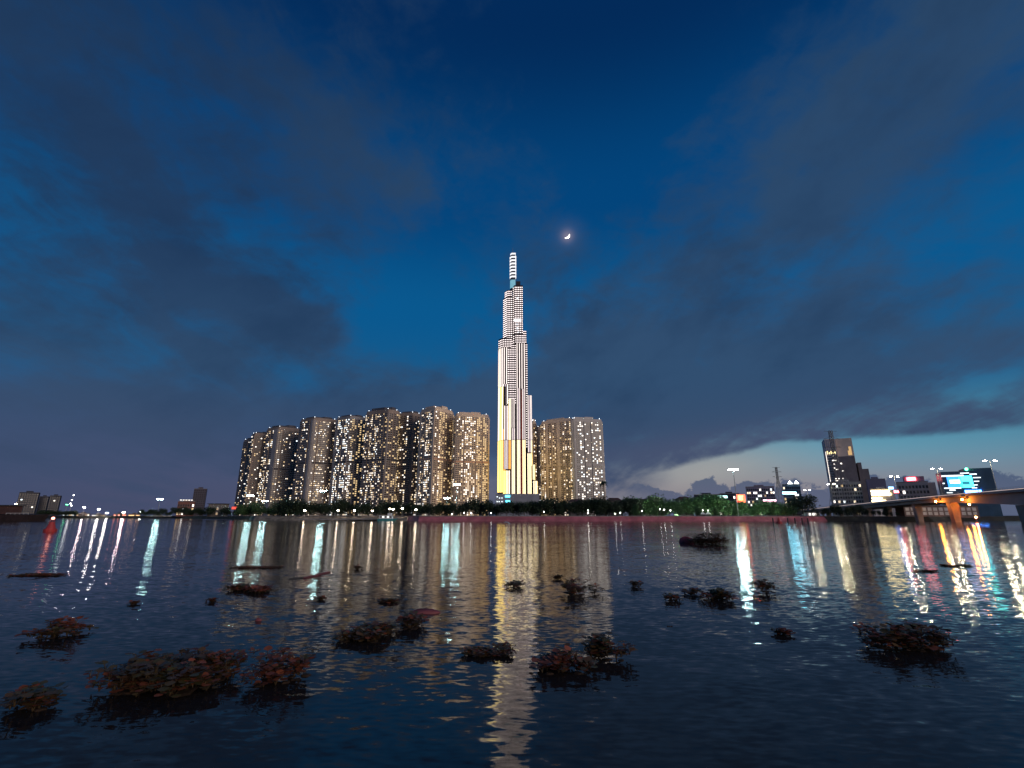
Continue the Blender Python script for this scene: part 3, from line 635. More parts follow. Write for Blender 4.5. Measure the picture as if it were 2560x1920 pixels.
MB().box(-5.2, 4.8, -2.0, 2.0, 3.404, 3.6).build('roof', M_wh, fe)
MB().box(0.8, 3.4, -1.2, 1.2, 3.6, 5.0).build('wheelhouse', M_wh, fe)
jp = at(890, 1300, 366)
jt = thing('jetty', (jp.x, 366, 0), 'low pale concrete jetty along the water below the globe lamps', 'jetty')
MB().box(-42, 42, -2, 4, 0.7, 1.25).build('deck', M_conc, jt)
for k in range(8): MB().tube((-40 + k * 11.4, -1.4, -1), (-40 + k * 11.4, -1.4, 0.7), 0.3, None, 8).build('pile', M_conc, jt)

# ------------------------------------------------------------------ helper for plain blocks with windows
def block(name, label, cat, x0, x1, yt, Y, depth, wall, nx, nf, lit, ybase=None, seed=3, win=None, group=None, roof=True, litm=None, turn=0.9):
    r = random.Random(seed * 17); a, b = at(x0, yt, Y), at(x1, yt, Y); z0 = LZ; zt = a.z; w = b.x - a.x
    t = thing(name, ((a.x + b.x) / 2, Y, z0), label, cat, group); h = zt - z0
    MB().box(-w / 2, w / 2, 0, depth, -0.5, h).build('wall', wall, t)
    if roof: MB().box(-w / 2 - 0.3, w / 2 + 0.3, -0.3, depth + 0.3, h, h + 0.5).build('roof', M_conc, t); MB().box(-w * 0.2, w * 0.15, depth * 0.3, depth * 0.7, h + 0.5, h + 0.5 + max(1.5, h * 0.06)).build('plant_room', wall, t)
    fa = math.atan2(t.location.x, Y); t.rotation_euler[2] = -fa * turn; t.scale = (1 - (1 - math.cos(fa)) * turn, 1, 1)
    bw, bh = w / nx, h / (nf + 0.6); bands = MB()
    for k in range(nf):
        bands.box(-w / 2 + 0.05, w / 2 - 0.05, -0.28, 0.1, bh * k + bh * 0.98, bh * k + bh * 1.12)
        for i in range(nx):
            c = -w / 2 + bw * (i + 0.5); hot = r.random() < lit; z = bh * (k + 0.62)
            if hot: inst('lit_window', LITMESH[r.choices(range(5), (3, 5, 2, 3, 2))[0]] if litm is None else litm, t, (c, -0.05, z), (bw * 0.7, 0.2, bh * 0.6))
            elif bw > 0.5: inst('window', GLASSM, t, (c, -0.04, z), (bw * 0.62, 0.12, bh * 0.55))
    if nf: bands.build('floor_band', wall, t)
    return t
GLASSM = UNIT.mesh('window', M_glass)
M_far = mat('far_block', (0.045, 0.05, 0.075), 0.9, 0.15, 0.02); M_purple = mat('mauve_block', (0.26, 0.23, 0.32), 0.9, 0.15, 0.04); M_house = mat('house_wall', (0.26, 0.23, 0.21), 0.85, 0.2, 0.2)
M_blue = mat('blue_glass_block', (0.10, 0.17, 0.24), 0.35, 0.25, 0.05); M_tile = mat('roof_tile', (0.10, 0.055, 0.05), 0.85, 0.3, 1.0)
# far left
block('far_tower', 'widest of the three hazy dark blocks at far left', 'building', 50, 98, 1231, 1500, 40, M_far, 8, 12, 0.02, seed=1)
block('far_tower', 'middle hazy dark block at far left, the lowest of the three', 'building', 100, 122, 1241, 1600, 40, M_far, 5, 10, 0.02, seed=2)
block('far_tower', 'right hazy dark block at far left, left of the green light', 'building', 126, 152, 1239, 1550, 40, M_far, 5, 11, 0.02, seed=3)
block('far_tower', 'lone mauve tower standing between the floodlight and the apartment row', 'building', 486, 517, 1222, 1100, 30, mat('far_mauve', (0.10, 0.09, 0.12), 0.9, 0.15, 0.02), 6, 14, 0.0, seed=4)
t = block('terrace_building', 'low reddish building with a glowing roof terrace left of the mauve tower', 'building', 446, 487, 1254, 640, 18, mat('red_wall', (0.22, 0.09, 0.075), 0.85, 0.2), 7, 3, 0.35, seed=5)
a, b = at(446, 1252, 640), at(480, 1250, 640); w = b.x - a.x
for k in range(5): MB().box(-w / 2 + k * w / 5, -w / 2 + (k + 0.7) * w / 5, -0.6, -0.2, a.z - LZ + 0.6, a.z - LZ + 1.2).build('terrace_light', WIN[1], t)
# villa with arched windows
vp = at(536, 1286, 480); vl = thing('villa', (vp.x, 480, LZ), 'flat roofed villa with two arched windows near the tower row', 'house'); vw = 14.0; vh = at(536, 1260, 480).z - LZ
MB().box(-vw / 2, vw / 2, 0, 10, -0.4, vh).build('wall', M_house, vl); MB().box(-vw / 2 - 1, vw / 2 + 1, -1, 11, vh, vh + 0.5).build('roof', M_dark, vl)
for z0 in (1.0, 5.6):
    m = MB(); pts = [(1.0, 0), (3.2, 0), (3.2, 2.0)] + [(2.1 + 1.1 * math.cos(R(a)), 2.0 + 1.1 * math.sin(R(a))) for a in range(20, 180, 20)] + [(1.0, 2.0)]
    m.prism([(x, -0.12, z0 + z) for x, z in pts], [(x, 0.05, z0 + z) for x, z in pts]); f = m.build('window', mat('window_frame', (0.7, 0.68, 0.64), 0.7, 0.1), vl)
    MB().box(1.35, 2.85, -0.2, -0.121, z0 + 0.3, z0 + 2.2).build('pane', WIN[4], f)
for k in (-5.5, -2.4, 5.5): MB().box(k - 0.2, k + 0.2, -0.4, -0.002, 0, vh).build('pilaster', M_conc, vl)
# red shop sign
def sign(name, label, x0, x1, y0, y1, Y, g, frame=M_dark, post=True, group=None):
    a, b = at(x0, y1, Y), at(x1, y0, Y); t = thing(name, ((a.x + b.x) / 2, Y, LZ), label, 'sign', group); w = (b.x - a.x) / 2
    MB().box(-w - 0.2, w + 0.2, 0, 0.5, a.z - LZ - 0.2, b.z - LZ + 0.2).build('frame', frame, t)
    MB().box(-w, w, -0.12, 0.0, a.z - LZ, b.z - LZ).build('panel', g, t)
    if post:
        for s in (-0.7, 0.7): MB().tube((w * s, 0.25, -0.2), (w * s, 0.25, a.z - LZ - 0.2), 0.15).build('post', M_steel, t)
    return t
sign('red_sign', 'glowing red sign at the foot of the leftmost towers', 579, 592, 1267, 1273, 450, glowm('red_sign', (1.0, 0.10, 0.06), 1.3))
# far left harbour: lamps, lit sheds, mast of lights
def dock_lamp(x, yl, Y, label, col, st, r=1.2):
    P = at(x, yl, Y); t = thing('dock_lamp', (P.x, Y, LZ), label, 'lamp', 'harbour lamps'); h = P.z - LZ
    MB().tube((0, 0, 0), (0, 0, h), 0.22, 0.15).build('pole', M_steel, t); MB().box(-r * 1.3, r * 1.3, -0.5, 0.5, h + 0.002, h + 0.25).build('hood', M_dark, t)
    MB().box(-r * 1.15, r * 1.15, -0.6, 0.4, h - 0.55, h).build('lens', glowm('dock_%s' % col, {'white': (1, 0.92, 0.9), 'pink': (1.0, 0.72, 0.74), 'green': (0.1, 1.0, 0.35), 'warm': (1.0, 0.75, 0.4)}[col], st, True), t)
for x, y, lab, c, st in [(40, 1259, 'yellow lit dock lamp above the dark barge', 'warm', 60), (168, 1261, 'green harbour lamp right of the hazy blocks', 'green', 16), (211, 1268, 'pinkish lamp under the tall light mast', 'pink', 160),
                         (247, 1273, 'pinkish harbour lamp between the dock sheds', 'white', 130), (309, 1281, 'right pinkish harbour lamp near the low red lights', 'pink', 160), (268, 1282, 'small white harbour lamp low over the water', 'white', 90), (351, 1279, 'white harbour lamp beside the left bank trees', 'white', 90)]:
    dock_lamp(x, y, 705, lab, c, st)
P = at(184, 1236, 705); t = thing('light_mast', (P.x, 705, LZ), 'slender harbour mast carrying four white lights at far left', 'mast')
MB().tube((0, 0, 0), (0, 0, P.z - LZ), 0.3, 0.15).build('pole', M_steel, t)
for y, dx_ in ((1238, 0.8), (1250, 0), (1259, -1), (1264, 1)): MB().ball((dx_, -0.5, at(184, y, 705).z - LZ), 0.75, 1, 6, 4).build('bulb', glowm('mast_bulb', (0.95, 0.97, 1), 12), t)
shed_m = mat('shed_wall', (0.10, 0.085, 0.08), 0.85, 0.2)
for x0, x1, yt, lab, seed in [(158, 186, 1284, 'low lit dock shed left of the pink lamp', 1), (192, 224, 1284, 'low dock shed with a bright row of white windows', 2), (230, 262, 1287, 'low dark dock shed between two lamps', 3), (285, 316, 1285, 'low dock shed with red glowing windows', 4), (322, 350, 1286, 'low dock shed with orange glowing windows near the left trees', 5), (362, 428, 1290, 'long low quay hut with bright windows below the left floodlight', 6)]:
    block('dock_shed', lab, 'shed', x0, x1, yt, 712 if x0 < 350 else 592, 10, shed_m, 6, 1, 0.75, seed=seed, roof=True, litm=None if seed not in (4, 5) else UNIT.mesh('lit_window', glowm('shed_red' if seed == 4 else 'shed_orange', (1.0, 0.25, 0.15) if seed == 4 else (1.0, 0.5, 0.2), 4, True)))
# dark barge at the left edge
bp = ground(35, 1303); br = thing('barge', (bp.x, bp.y, 0), 'dark moored barge with a low deckhouse at the left edge', 'barge')
M_hull = mat('barge_hull', (0.045, 0.028, 0.028), 0.7, 0.4, 0.3)
MB().prism([(-60, -5, -0.3), (13, -5, -0.3), (13, 7, -0.3), (-60, 7, -0.3)], [(-60, -6, 4.0), (14.5, -6, 4.0), (14.5, 8, 4.4), (-60, 8, 4.4)]).build('hull', M_hull, br)
MB().box(-60, -2.5, -4, 6, 4.4, 9.5).build('deckhouse', mat('barge_house', (0.10, 0.05, 0.045), 0.8, 0.3, 0.2), br); MB().box(-60.5, -1.5, -5, 7, 9.504, 10.1).build('roof', M_dark, br)
MB().box(-1.0, 13.5, -5.6, -5.3, 4.9, 5.1).build('rail', M_wh, br)
for k in range(6): MB().tube((-0.8 + k * 2.8, -5.45, 4.0), (-0.8 + k * 2.8, -5.45, 4.9), 0.08).build('rail_post', M_wh, br)
MB().box(-40, -8, -4.3, -4.0, 8.5, 8.9).build('roof_light', WIN[4], br)
# red navigation buoy
bp = ground(125, 1329); bu = thing('buoy', (bp.x, bp.y, 0), 'red channel buoy with a lit lantern floating at far left', 'buoy')
M_bred = mat('buoy_red', (0.55, 0.06, 0.06), 0.55, 0.25, 1.0)
MB().tube((0, 0, -0.4), (0, 0, 0.55), 1.15, 1.25, 14).build('float', M_bred, bu)
MB().tube((0, 0, 0.55), (0, 0, 2.1), 0.95, 0.42, 10).build('body', M_bred, bu)
for k in range(4): a = k * 1.57 + 0.78; MB().tube((math.cos(a) * 0.5, math.sin(a) * 0.5, 1.9), (math.cos(a) * 0.25, math.sin(a) * 0.25, 2.75), 0.05).build('cage_bar', M_bred, bu)
MB().ball((0, 0, 2.9), 0.3, 1.0, 8, 6).build('lantern', glowm('buoy_light', (1.0, 0.35, 0.25), 7, True), bu)

# ------------------------------------------------------------------ right bank buildings
# pitched roof houses behind the dark trees
for x0, x1, yt, yr, lab in [(1424, 1462, 1254, 1247, 'pitched roof house half hidden at the foot of the grey tower'), (1492, 1512, 1253, 1248, 'small gabled house beside the palm trunk'), (1518, 1556, 1253, 1244, 'largest dark roofed house right of the palm'), (1576, 1616, 1252, 1246, 'dark roofed house second right of the palm'), (1622, 1658, 1249, 1241, 'blue-grey roofed house before the first green trees'), (1697, 1730, 1249, 1241, 'dark roofed house behind the green trees')]:
    Y = 392; a, b = at(x0, yt, Y), at(x1, yt, Y); w = b.x - a.x; h = a.z - LZ; hr = at(x0, yr, Y).z - LZ
    t = thing('house', ((a.x + b.x) / 2, Y, LZ), lab, 'house', 'houses behind the trees')
    wl = MB().box(-w / 2, w / 2, 0, 9, -0.3, h).build('wall', M_house, t)
    MB().prism([(-w / 2 - 0.8, -1, h), (w / 2 + 0.8, -1, h), (w / 2 + 0.8, 10, h), (-w / 2 - 0.8, 10, h)], [(-w / 2 + 2.4, 4.3, hr), (w / 2 - 2.4, 4.3, hr), (w / 2 - 2.4, 4.7, hr), (-w / 2 + 2.4, 4.7, hr)]).build('roof', M_tile, t)
    for k in range(3): c = -w / 2 + w * (k + 0.5) / 3; MB().box(c - 0.7, c + 0.7, -0.1, 0.05, h - 2.4, h - 0.8).build('window', M_glass, t)
block('low_block', 'long low block with a row of small roof lights behind the green trees', 'building', 1735, 1800, 1237, 480, 14, M_far, 10, 4, 0.12, seed=21)
block('low_block', 'low dark block with lit top windows left of the red sign', 'building', 1800, 1848, 1234, 500, 14, M_far, 9, 5, 0.25, seed=22)
sign('lit_billboard', 'cyan lit billboard above the green trees left of the mast', 1793, 1818, 1239, 1245, 420, glowm('cyan_board', (0.55, 1.0, 0.95), 2.4, True))
rs = sign('shop_sign', 'glowing red and yellow sign beside the tall floodlight mast', 1843, 1862, 1236, 1256, 365, glowm('sign_red', (1.0, 0.12, 0.05), 3.5, True))
a, b = at(1847, 1250, 365), at(1858, 1239, 365)
for k in range(3): MB().box((a.x - b.x) / 2 + k * 1.05, (a.x - b.x) / 2 + k * 1.05 + 0.75, -0.3, -0.14, a.z - LZ, b.z - LZ).build('glowing_bar', glowm('sign_yellow', (1.0, 0.8, 0.2), 4, True), rs)
t = block('apartment_block', 'wide mauve apartment block with lit windows right of the red sign', 'building', 1865, 1934, 1217, 520, 18, M_purple, 13, 9, 0.2, seed=23)
sign('lit_fascia', 'long white and pink glowing fascia below the mauve apartment block', 1908, 1940, 1249, 1253, 400, glowm('pink_fascia', (1.0, 0.55, 0.70), 4, True))
t = block('glass_block', 'blue glass block with flood-lit roof beside the lattice pylon', 'building', 1956, 1999, 1211, 540, 18, M_blue, 8, 8, 0.08, seed=24)
for k, x in enumerate((1976, 1992)):
    p = at(x, 1208, 539); MB().prism([(p.x - t.location.x - 2.4, -1, p.z - LZ - 0.4), (p.x - t.location.x + 2.4, -1, p.z - LZ - 0.4), (p.x - t.location.x + 2.4, 0.5, p.z - LZ - 0.4), (p.x - t.location.x - 2.4, 0.5, p.z - LZ - 0.4)], [(p.x - t.location.x - 0.3, -0.5, p.z - LZ + 2.4), (p.x - t.location.x + 0.3, -0.5, p.z - LZ + 2.4), (p.x - t.location.x + 0.3, 0.2, p.z - LZ + 2.4), (p.x - t.location.x - 0.3, 0.2, p.z - LZ + 2.4)]).build('roof_floodlight', glowm('roof_flood', (0.9, 0.97, 1.0), 12, True), t)
sign('teal_sign', 'teal and white glowing shopfront strip left of the blue glass block', 1957, 1990, 1230, 1235, 520, glowm('teal_strip', (0.20, 0.75, 1.0), 26, True))
# the stepped office tower
OT = 690; M_ot = mat('office_stone', (0.74, 0.66, 0.66), 0.7, 0.2, 0.05); M_otd = mat('office_dark', (0.22, 0.19, 0.195), 0.45, 0.3, 0.05)
a = at(2090, 1097, OT); ot = thing('office_tower', (a.x, OT, LZ), 'stepped office tower with a lit edge and golden crown on the right', 'office tower')
def ob(name, x0, x1, yt, yb, Y0, Y1, mt, par=None):
    p, q = at(x0, yt, Y0), at(x1, yt, Y0); zb = at(x0, yb, Y0).z
    return MB().box(p.x, q.x, Y0, Y1, zb, p.z).build(name, mt, par or ot, off=ot.location if par is None else ot.location)
ob('slab', 2060, 2087, 1097, 1290, OT, OT + 30, M_ot); ob('core', 2084, 2122, 1097, 1290, OT + 4, OT + 34, mat('office_core', (0.78, 0.64, 0.54), 0.8, 0.2, 0.04))
ob('dark_wing', 2091, 2143, 1141, 1290, OT - 10, OT + 30, M_otd); ob('stepped_wing', 2144, 2153, 1158, 1290, OT - 4, OT + 26, M_otd); ob('stepped_wing', 2153.5, 2168, 1174, 1290, OT - 2, OT + 26, M_otd)
lk = {}
def lpart(x0, x1, y0, y1, Y, mt, name): p, q = at(x0, y1, Y), at(x1, y0, Y); MB().box(p.x, q.x, Y - 0.25, Y + 0.2, p.z, q.z).build(name, mt, ot, off=ot.location)
p0 = at(2060.5, 1130, OT); lpart_x = p0.x
MB().box(at(2060, 1097, OT).x - 0.35, at(2060, 1097, OT).x + 0.15, OT - 0.4, OT - 0.05, LZ + 2, at(2060, 1128, OT).z).build('edge_light', glowm('edge_white', (1.0, 0.9, 0.8), 2.2), ot, off=ot.location)
xl, xr = at(2060, 1097, OT).x, at(2087, 1097, OT).x
for k in range(6):                                  # vertical fins of the slab's upper part
    c = xl + (xr - xl) * (k + 0.5) / 6; MB().box(c - 0.3, c + 0.3, OT - 0.5, OT, at(2060, 1134, OT).z, at(2060, 1098, OT).z).build('fin', mat('office_fin', (0.5, 0.45, 0.45), 0.7, 0.1), ot, off=ot.location)
    if k < 5: MB().box(c + 0.5, c + 1.6, OT - 0.35, OT, at(2060, 1134, OT).z, at(2060, 1127 + (k % 2) * 3, OT).z).build('crown_light', glowm('crown_gold', (1.0, 0.8, 0.35), 2.6), ot, off=ot.location)
rg = random.Random(4)
z0 = LZ + 6; z1 = at(2060, 1137, OT).z; nf = 22
for k in range(nf):
    for i in range(9):
        c = xl + (xr - xl) * (i + 0.6) / 9.3; z = z0 + (z1 - z0) * (k + 0.5) / nf
        hot = rg.random() < 0.03
        inst('lit_window' if hot else 'window', LITMESH[1] if hot else GLASSM, ot, (c - ot.location.x, -0.06, z - LZ), (1.05, 0.2, (z1 - z0) / nf * 0.55))
for x0, x1, y0, y1 in [(2091, 2101, 1149, 1151.5), (2094, 2097, 1158, 1161), (2096, 2098, 1168, 1171), (2100, 2106, 1172, 1174), (2110, 2114, 1157, 1160), (2099, 2102, 1195, 1197), (2106, 2109, 1195, 1197), (2116, 2118, 1195, 1197), (2100, 2107, 1200, 1202), (2115, 2118, 1176, 1178)]:
    lpart(x0, x1, y0, y1, OT - 10, WIN[1], 'lit_window')
for x0, x1, y0, y1 in [(2119, 2121, 1118, 1139), (2116, 2117.2, 1128, 1139)]: lpart(x0, x1, y0, y1, OT + 4, glowm('crown_gold2', (1.0, 0.62, 0.25), 0.7), 'crown_light')
# lower buildings on the right
block('podium_block', 'pale gridded podium building at the foot of the stepped office tower', 'building', 2075, 2150, 1205, 560, 20, mat('pale_grid', (0.42, 0.40, 0.38), 0.8, 0.15, 0.1), 12, 8, 0.12, seed=31)
block('plain_block', 'plain mauve block right of the stepped office tower', 'building', 2166, 2212, 1198, 600, 20, M_purple, 1, 0, 0, seed=32)
gb = block('gold_shop', 'low building with bands of golden light before the plain mauve block', 'building', 2176, 2232, 1222, 470, 14, M_ot, 1, 0, 0, seed=33)
for x0, x1, y0, y1 in [(2178, 2224, 1226, 1229.5), (2180, 2227, 1233, 1238), (2180, 2206, 1244, 1246), (2181, 2215, 1250, 1255)]:
    p, q = at(x0, y1, 469.6), at(x1, y0, 469.6); MB().box(p.x, q.x, 469.4, 470, p.z, q.z).build('light_band', glowm('gold_band', (1.0, 0.80, 0.38), 9, True), gb, off=gb.location)
sign('blue_sign', 'small blue neon sign beside the golden light bands', 2222, 2233, 1217, 1223, 460, glowm('neon_blue', (0.10, 0.22, 1.0), 14, True))
sign('red_neon_sign', 'small red neon sign below the blue one', 2235, 2246, 1226, 1232, 460, glowm('neon_red', (1.0, 0.10, 0.12), 14, True))
hb = block('hospital', 'stepped grey building with a red roof sign near the bridge', 'building', 2243, 2318, 1205, 500, 22, mat('grey_mauve', (0.36, 0.32, 0.34), 0.8, 0.15, 0.08), 9, 6, 0.06, seed=34)
p, q = at(2258, 1205, 502), at(2305, 1191, 502); MB().box(p.x, q.x, 504, 516, p.z, q.z).build('upper_storey', M_purple, hb, off=hb.location)
p, q = at(2300, 1205, 500), at(2336, 1207, 500); MB().box(p.x, q.x, 503, 518, LZ, q.z).build('side_wing', mat('grey_mauve', (0.3,) * 3), hb, off=hb.location)
p, q = at(2266, 1201, 501), at(2287, 1193, 501); MB().box(p.x, q.x, 502.6, 503.6, p.z, q.z).build('red_sign', glowm('roof_red', (1.0, 0.10, 0.12), 12, True), hb, off=hb.location)
p, q = at(2270, 1199, 501), at(2284, 1195, 501); MB().box(p.x, q.x, 502.2, 502.55, p.z, q.z).build('sign_face', glowm('roof_red_core', (1.0, 0.75, 0.72), 6), hb, off=hb.location)
# glass block with the big screen
SB = 430; p, q = at(2356, 1178, SB), at(2452, 1178, SB); sb = thing('screen_building', ((p.x + q.x) / 2, SB, LZ), 'dark glass block carrying a big blue video screen above the bridge', 'building')
MB().box(p.x, q.x, SB, SB + 24, LZ - 0.5, p.z).build('wall', M_blue, sb, off=sb.location)
q2 = at(2460, 1175, SB + 4); MB().box(at(2402, 1172, SB + 3).x, q2.x, SB + 3, SB + 22, LZ, at(2402, 1172, SB + 3).z).build('raised_wing', M_blue, sb, off=sb.location)
def spanel(x0, x1, y0, y1, g, name, o_=0.3): p, q = at(x0, y1, SB), at(x1, y0, SB); return MB().box(p.x, q.x, SB - o_, SB + 0.05, p.z, q.z).build(name, g, sb, off=sb.location)
scr = spanel(2376, 2402, 1191, 1218, glowm('screen_blue', (0.03, 0.22, 0.75), 3.2, True), 'video_screen'); spanel(2379, 2400, 1199, 1208, glowm('screen_white', (1.0, 0.9, 0.8), 2.6), 'screen_caption', 0.4)
spanel(2385, 2400, 1201, 1204, glowm('screen_orange', (1.0, 0.55, 0.15), 2.4), 'screen_lettering', 0.5)
spanel(2403, 2426, 1190, 1219, glowm('screen_cyan', (0.05, 0.75, 0.95), 5, True), 'video_screen'); spanel(2407, 2422, 1204, 1211, glowm('screen_teal', (0.02, 0.30, 0.42), 1.0), 'screen_figure', 0.4)
for x0, x1, y0, y1 in [(2359, 2408, 1187, 1190.4), (2362, 2366, 1206, 1208.5), (2366, 2404, 1218.2, 1220.8), (2378, 2391, 1223, 1226), (2372, 2385, 1230, 1232), (2401, 2420, 1182, 1184), (2422, 2437, 1185, 1187.5), (2430, 2446, 1194, 1196), (2432, 2443, 1203, 1205), (2430, 2440, 1212, 1214), (2428, 2439, 1219, 1221)]: spanel(x0, x1, y0, y1, WIN[3], 'lit_window', 0.25)
spanel(2414, 2448, 1226, 1232, glowm('neon_blue2', (0.05, 0.25, 1.0), 30, True), 'neon_strip', 0.45); p = at(2416, 1174, SB); MB().ball((p.x, SB + 2, p.z + 0.4), 1.2, 1, 8, 5).build('green_beacon', glowm('green_beacon', (0.1, 1.0, 0.4), 12, True), sb, off=sb.location)

for o_ in (sb, ot):                                # both stand square to the river bend, not to the view axis
    fa = math.atan2(o_.location.x, o_.location.y) * (0.75 if o_ is sb else 0.8); o_.rotation_euler[2] = -fa; o_.scale = (math.cos(fa), 1, 1)
# lattice pylons
def pylon(x, ytop, ybot, Y, wpx, label):
    b0 = at(x, 1290, Y); zt = at(x, ytop, Y).z - LZ; t = thing('transmission_tower', (b0.x, Y, LZ), label, 'pylon', 'lattice pylons'); hw = wpx * Y / F / 2; m = MB(); n = 11
    wid = lambda f: hw * (1 - 0.86 * min(1, f / 0.72)) if f < 0.72 else hw * 0.14
    for k in range(n):
        f0, f1 = k / n, (k + 1) / n; w0, w1 = wid(f0), wid(f1)
        c0 = [(sx * w0, sy * w0, f0 * zt) for sx, sy in ((-1, -1), (1, -1), (1, 1), (-1, 1))]; c1 = [(sx * w1, sy * w1, f1 * zt) for sx, sy in ((-1, -1), (1, -1), (1, 1), (-1, 1))]
        for i in range(4): j = (i + 1) % 4; m.tube(c0[i], c1[i], 0.20, None, 4); m.tube(c0[i], c1[j], 0.12, None, 4); m.tube(c0[j], c1[i], 0.12, None, 4); m.tube(c1[i], c1[j], 0.1, None, 4)
    m.build('lattice', mat('pylon_steel', (0.16, 0.17, 0.19), 0.6, 0.2), t)
    for f in (0.80, 0.90, 0.995):
        a = MB(); L_ = hw * (0.9 if f < 0.95 else 0.7)
        a.tube((-L_, 0, f * zt), (L_, 0, f * zt), 0.18, None, 4); a.tube((-L_, 0, f * zt), (0, 0, f * zt + hw * 0.25 * (f < 0.95)), 0.12, None, 4); a.tube((L_, 0, f * zt), (0, 0, f * zt + hw * 0.25 * (f < 0.95)), 0.12, None, 4)
        a.build('cross_arm', M_dark, t)
    return t
pylon(1957, 1168, 1240, 590, 26, 'slim dark lattice pylon before the low cumulus clouds')
pylon(2112, 1077, 1290, 420, 46, 'tall lattice pylon standing in front of the stepped office tower')

# ------------------------------------------------------------------ bridge
M_deck = mat('bridge_concrete', (0.36, 0.33, 0.33), 0.8, 0.2, 0.08); M_pier = mat('pier_concrete', (0.34, 0.27, 0.24), 0.85, 0.25, 0.15)
bpts = [(168, 30, 13.2), (174, 100, 12.8), (178, 172, 12.2), (184, 215, 11.3), (192, 262, 10.0), (200, 310, 8.6), (206, 350, 7.2), (214, 420, 5.6), (226, 520, 4.0)]
KB = 1.3; bpts = [(x * KB, y * KB, 3.5 + (z - 3.5) * KB) for x, y, z in bpts]
bg = thing('bridge', (231, 224, 0), 'concrete road bridge with haunched girders crossing in from the right edge', 'bridge')
off = bg.location
fine = []
for (xa, ya, za), (xb, yb, zb) in zip(bpts, bpts[1:]):
    for k in range(8): f = k / 8; fine.append((xa + (xb - xa) * f, ya + (yb - ya) * f, za + (zb - za) * f))
gd = lambda y: 1.3 * (1.5 + 3.2 * max(0, 1 - abs(y / 1.3 - 176) / 52) ** 1.4 + 3.0 * max(0, 1 - abs(y / 1.3 - 60) / 50) ** 1.4)
dk, gr1, pa, rl = MB(), MB(), MB(), MB()
for (xa, ya, za), (xb, yb, zb) in zip(fine, fine[1:]):
    hexa = lambda o0, o1, t0, b0, t1, b1: [[(xa + o0, ya, b0), (xa + o1, ya, b0), (xb + o1, yb, b1), (xb + o0, yb, b1)], [(xa + o0, ya, t0), (xa + o1, ya, t0), (xb + o1, yb, t1), (xb + o0, yb, t1)]]
    dk.prism(*hexa(0, 24, za, za - 0.6, zb, zb - 0.6)); gr1.prism(*hexa(1.6, 22.4, za - 0.603, za - 0.6 - gd(ya), zb - 0.603, zb - 0.6 - gd(yb)))
    pa.prism(*hexa(-0.25, 0.15, za + 0.9, za - 0.75, zb + 0.9, zb - 0.75)); rl.prism(*hexa(-0.34, -0.252, za + 0.66, za + 0.5, zb + 0.66, zb + 0.5))
dk.build('deck', M_deck, bg, off=off); gr1.build('girder', M_deck, bg, off=off); pa.build('parapet', M_deck, bg, off=off)
ps = MB()
for (xa, ya, za) in fine[::2]: ps.box(xa - 0.12, xa + 0.02, ya - 0.1, ya + 0.1, za + 0.904, za + 1.75)
for (xa, ya, za), (xb, yb, zb) in zip(fine, fine[1:]):
    for q in (1.3, 1.7): ps.tube((xa - 0.05, ya, za + q), (xb - 0.05, yb, zb + q), 0.05, None, 4)
ps.build('railing', M_steel, bg, 'stuff', off=off)
rl.build('traffic_trail', glowm('trail_pink', (1.0, 0.78, 0.74), 0.8), bg, off=off)  # glowing strip stands in for the light trails of traffic, no lamp there
def pier(y, w, d, zb=-1.0):
    for (xa, ya, za), (xb, yb, zb_) in zip(bpts, bpts[1:]):
        if ya <= y <= yb: f = (y - ya) / (yb - ya); x = xa + (xb - xa) * f; z = za + (zb_ - za) * f
    zt = z - 0.6 - gd(y) - 0.004
    MB().prism([(x + 3.5, y - d, zb), (x + 3.5 + w, y - d, zb), (x + 3.5 + w, y + d, zb), (x + 3.5, y + d, zb)], [(x + 2.6, y - d, zt), (x + 3.5 + w + 0.9, y - d, zt), (x + 3.5 + w + 0.9, y + d, zt), (x + 2.6, y + d, zt)]).build('pier', M_pier, bg, off=off)
for y, w, d in ((60, 16, 2.4), (178, 16, 2.6), (214, 2.4, 1.0), (238, 2.2, 0.9), (262, 2, 0.7), (280, 1.6, 0.6), (296, 1.6, 0.6), (312, 1.4, 0.6), (328, 1.4, 0.5), (345, 1.4, 0.5), (362, 1.4, 0.5), (380, 1.4, 0.5), (395, 1.4, 0.5)): pier(y * KB, w * KB, d * KB, -1 if y * KB < 330 else LZ - 0.5)
def bridge_at(y):
    for (xa, ya, za), (xb, yb, zb) in zip(bpts, bpts[1:]):
        if ya <= y <= yb: f = (y - ya) / (yb - ya); return xa + (xb - xa) * f, za + (zb - za) * f
for x, yl, Y, lab in [(2470, 1153, 255, 'nearest bridge street lamp with twin heads'), (2338, 1173, 312, 'second bridge street lamp from the right edge'), (2232, 1192, 380, 'third bridge street lamp, above the red roof sign'), (2075, 1211, 470, 'bridge lamp before the foot of the stepped office tower'), (2016, 1226, 560, 'farthest bridge lamp, right of the blue glass block')]:
    P = at(x, yl, Y); bx, bz = bridge_at(Y); t = thing('bridge_lamp', (P.x + 1.0, Y, bz), lab, 'street lamp', 'bridge street lamps'); h = P.z - bz; k = 1.0
    MB().tube((0, 0, 0), (0, 0, h), 0.14, 0.09, 8).build('pole', M_steel, t)
    for s in (-1, 1):
        MB().tube((0, 0, h - 0.2), (s * 2.0, 0, h + 0.35), 0.06).build('arm', M_steel, t)
        hd = MB().box(s * 2.7 - 0.75, s * 2.7 + 0.75, -0.28, 0.28, h + 0.36, h + 0.6).build('lamp_head', M_dark, t); MB().box(s * 2.7 - 0.7, s * 2.7 + 0.7, -0.26, 0.26, h + 0.1, h + 0.357).build('lens', G_street, hd)
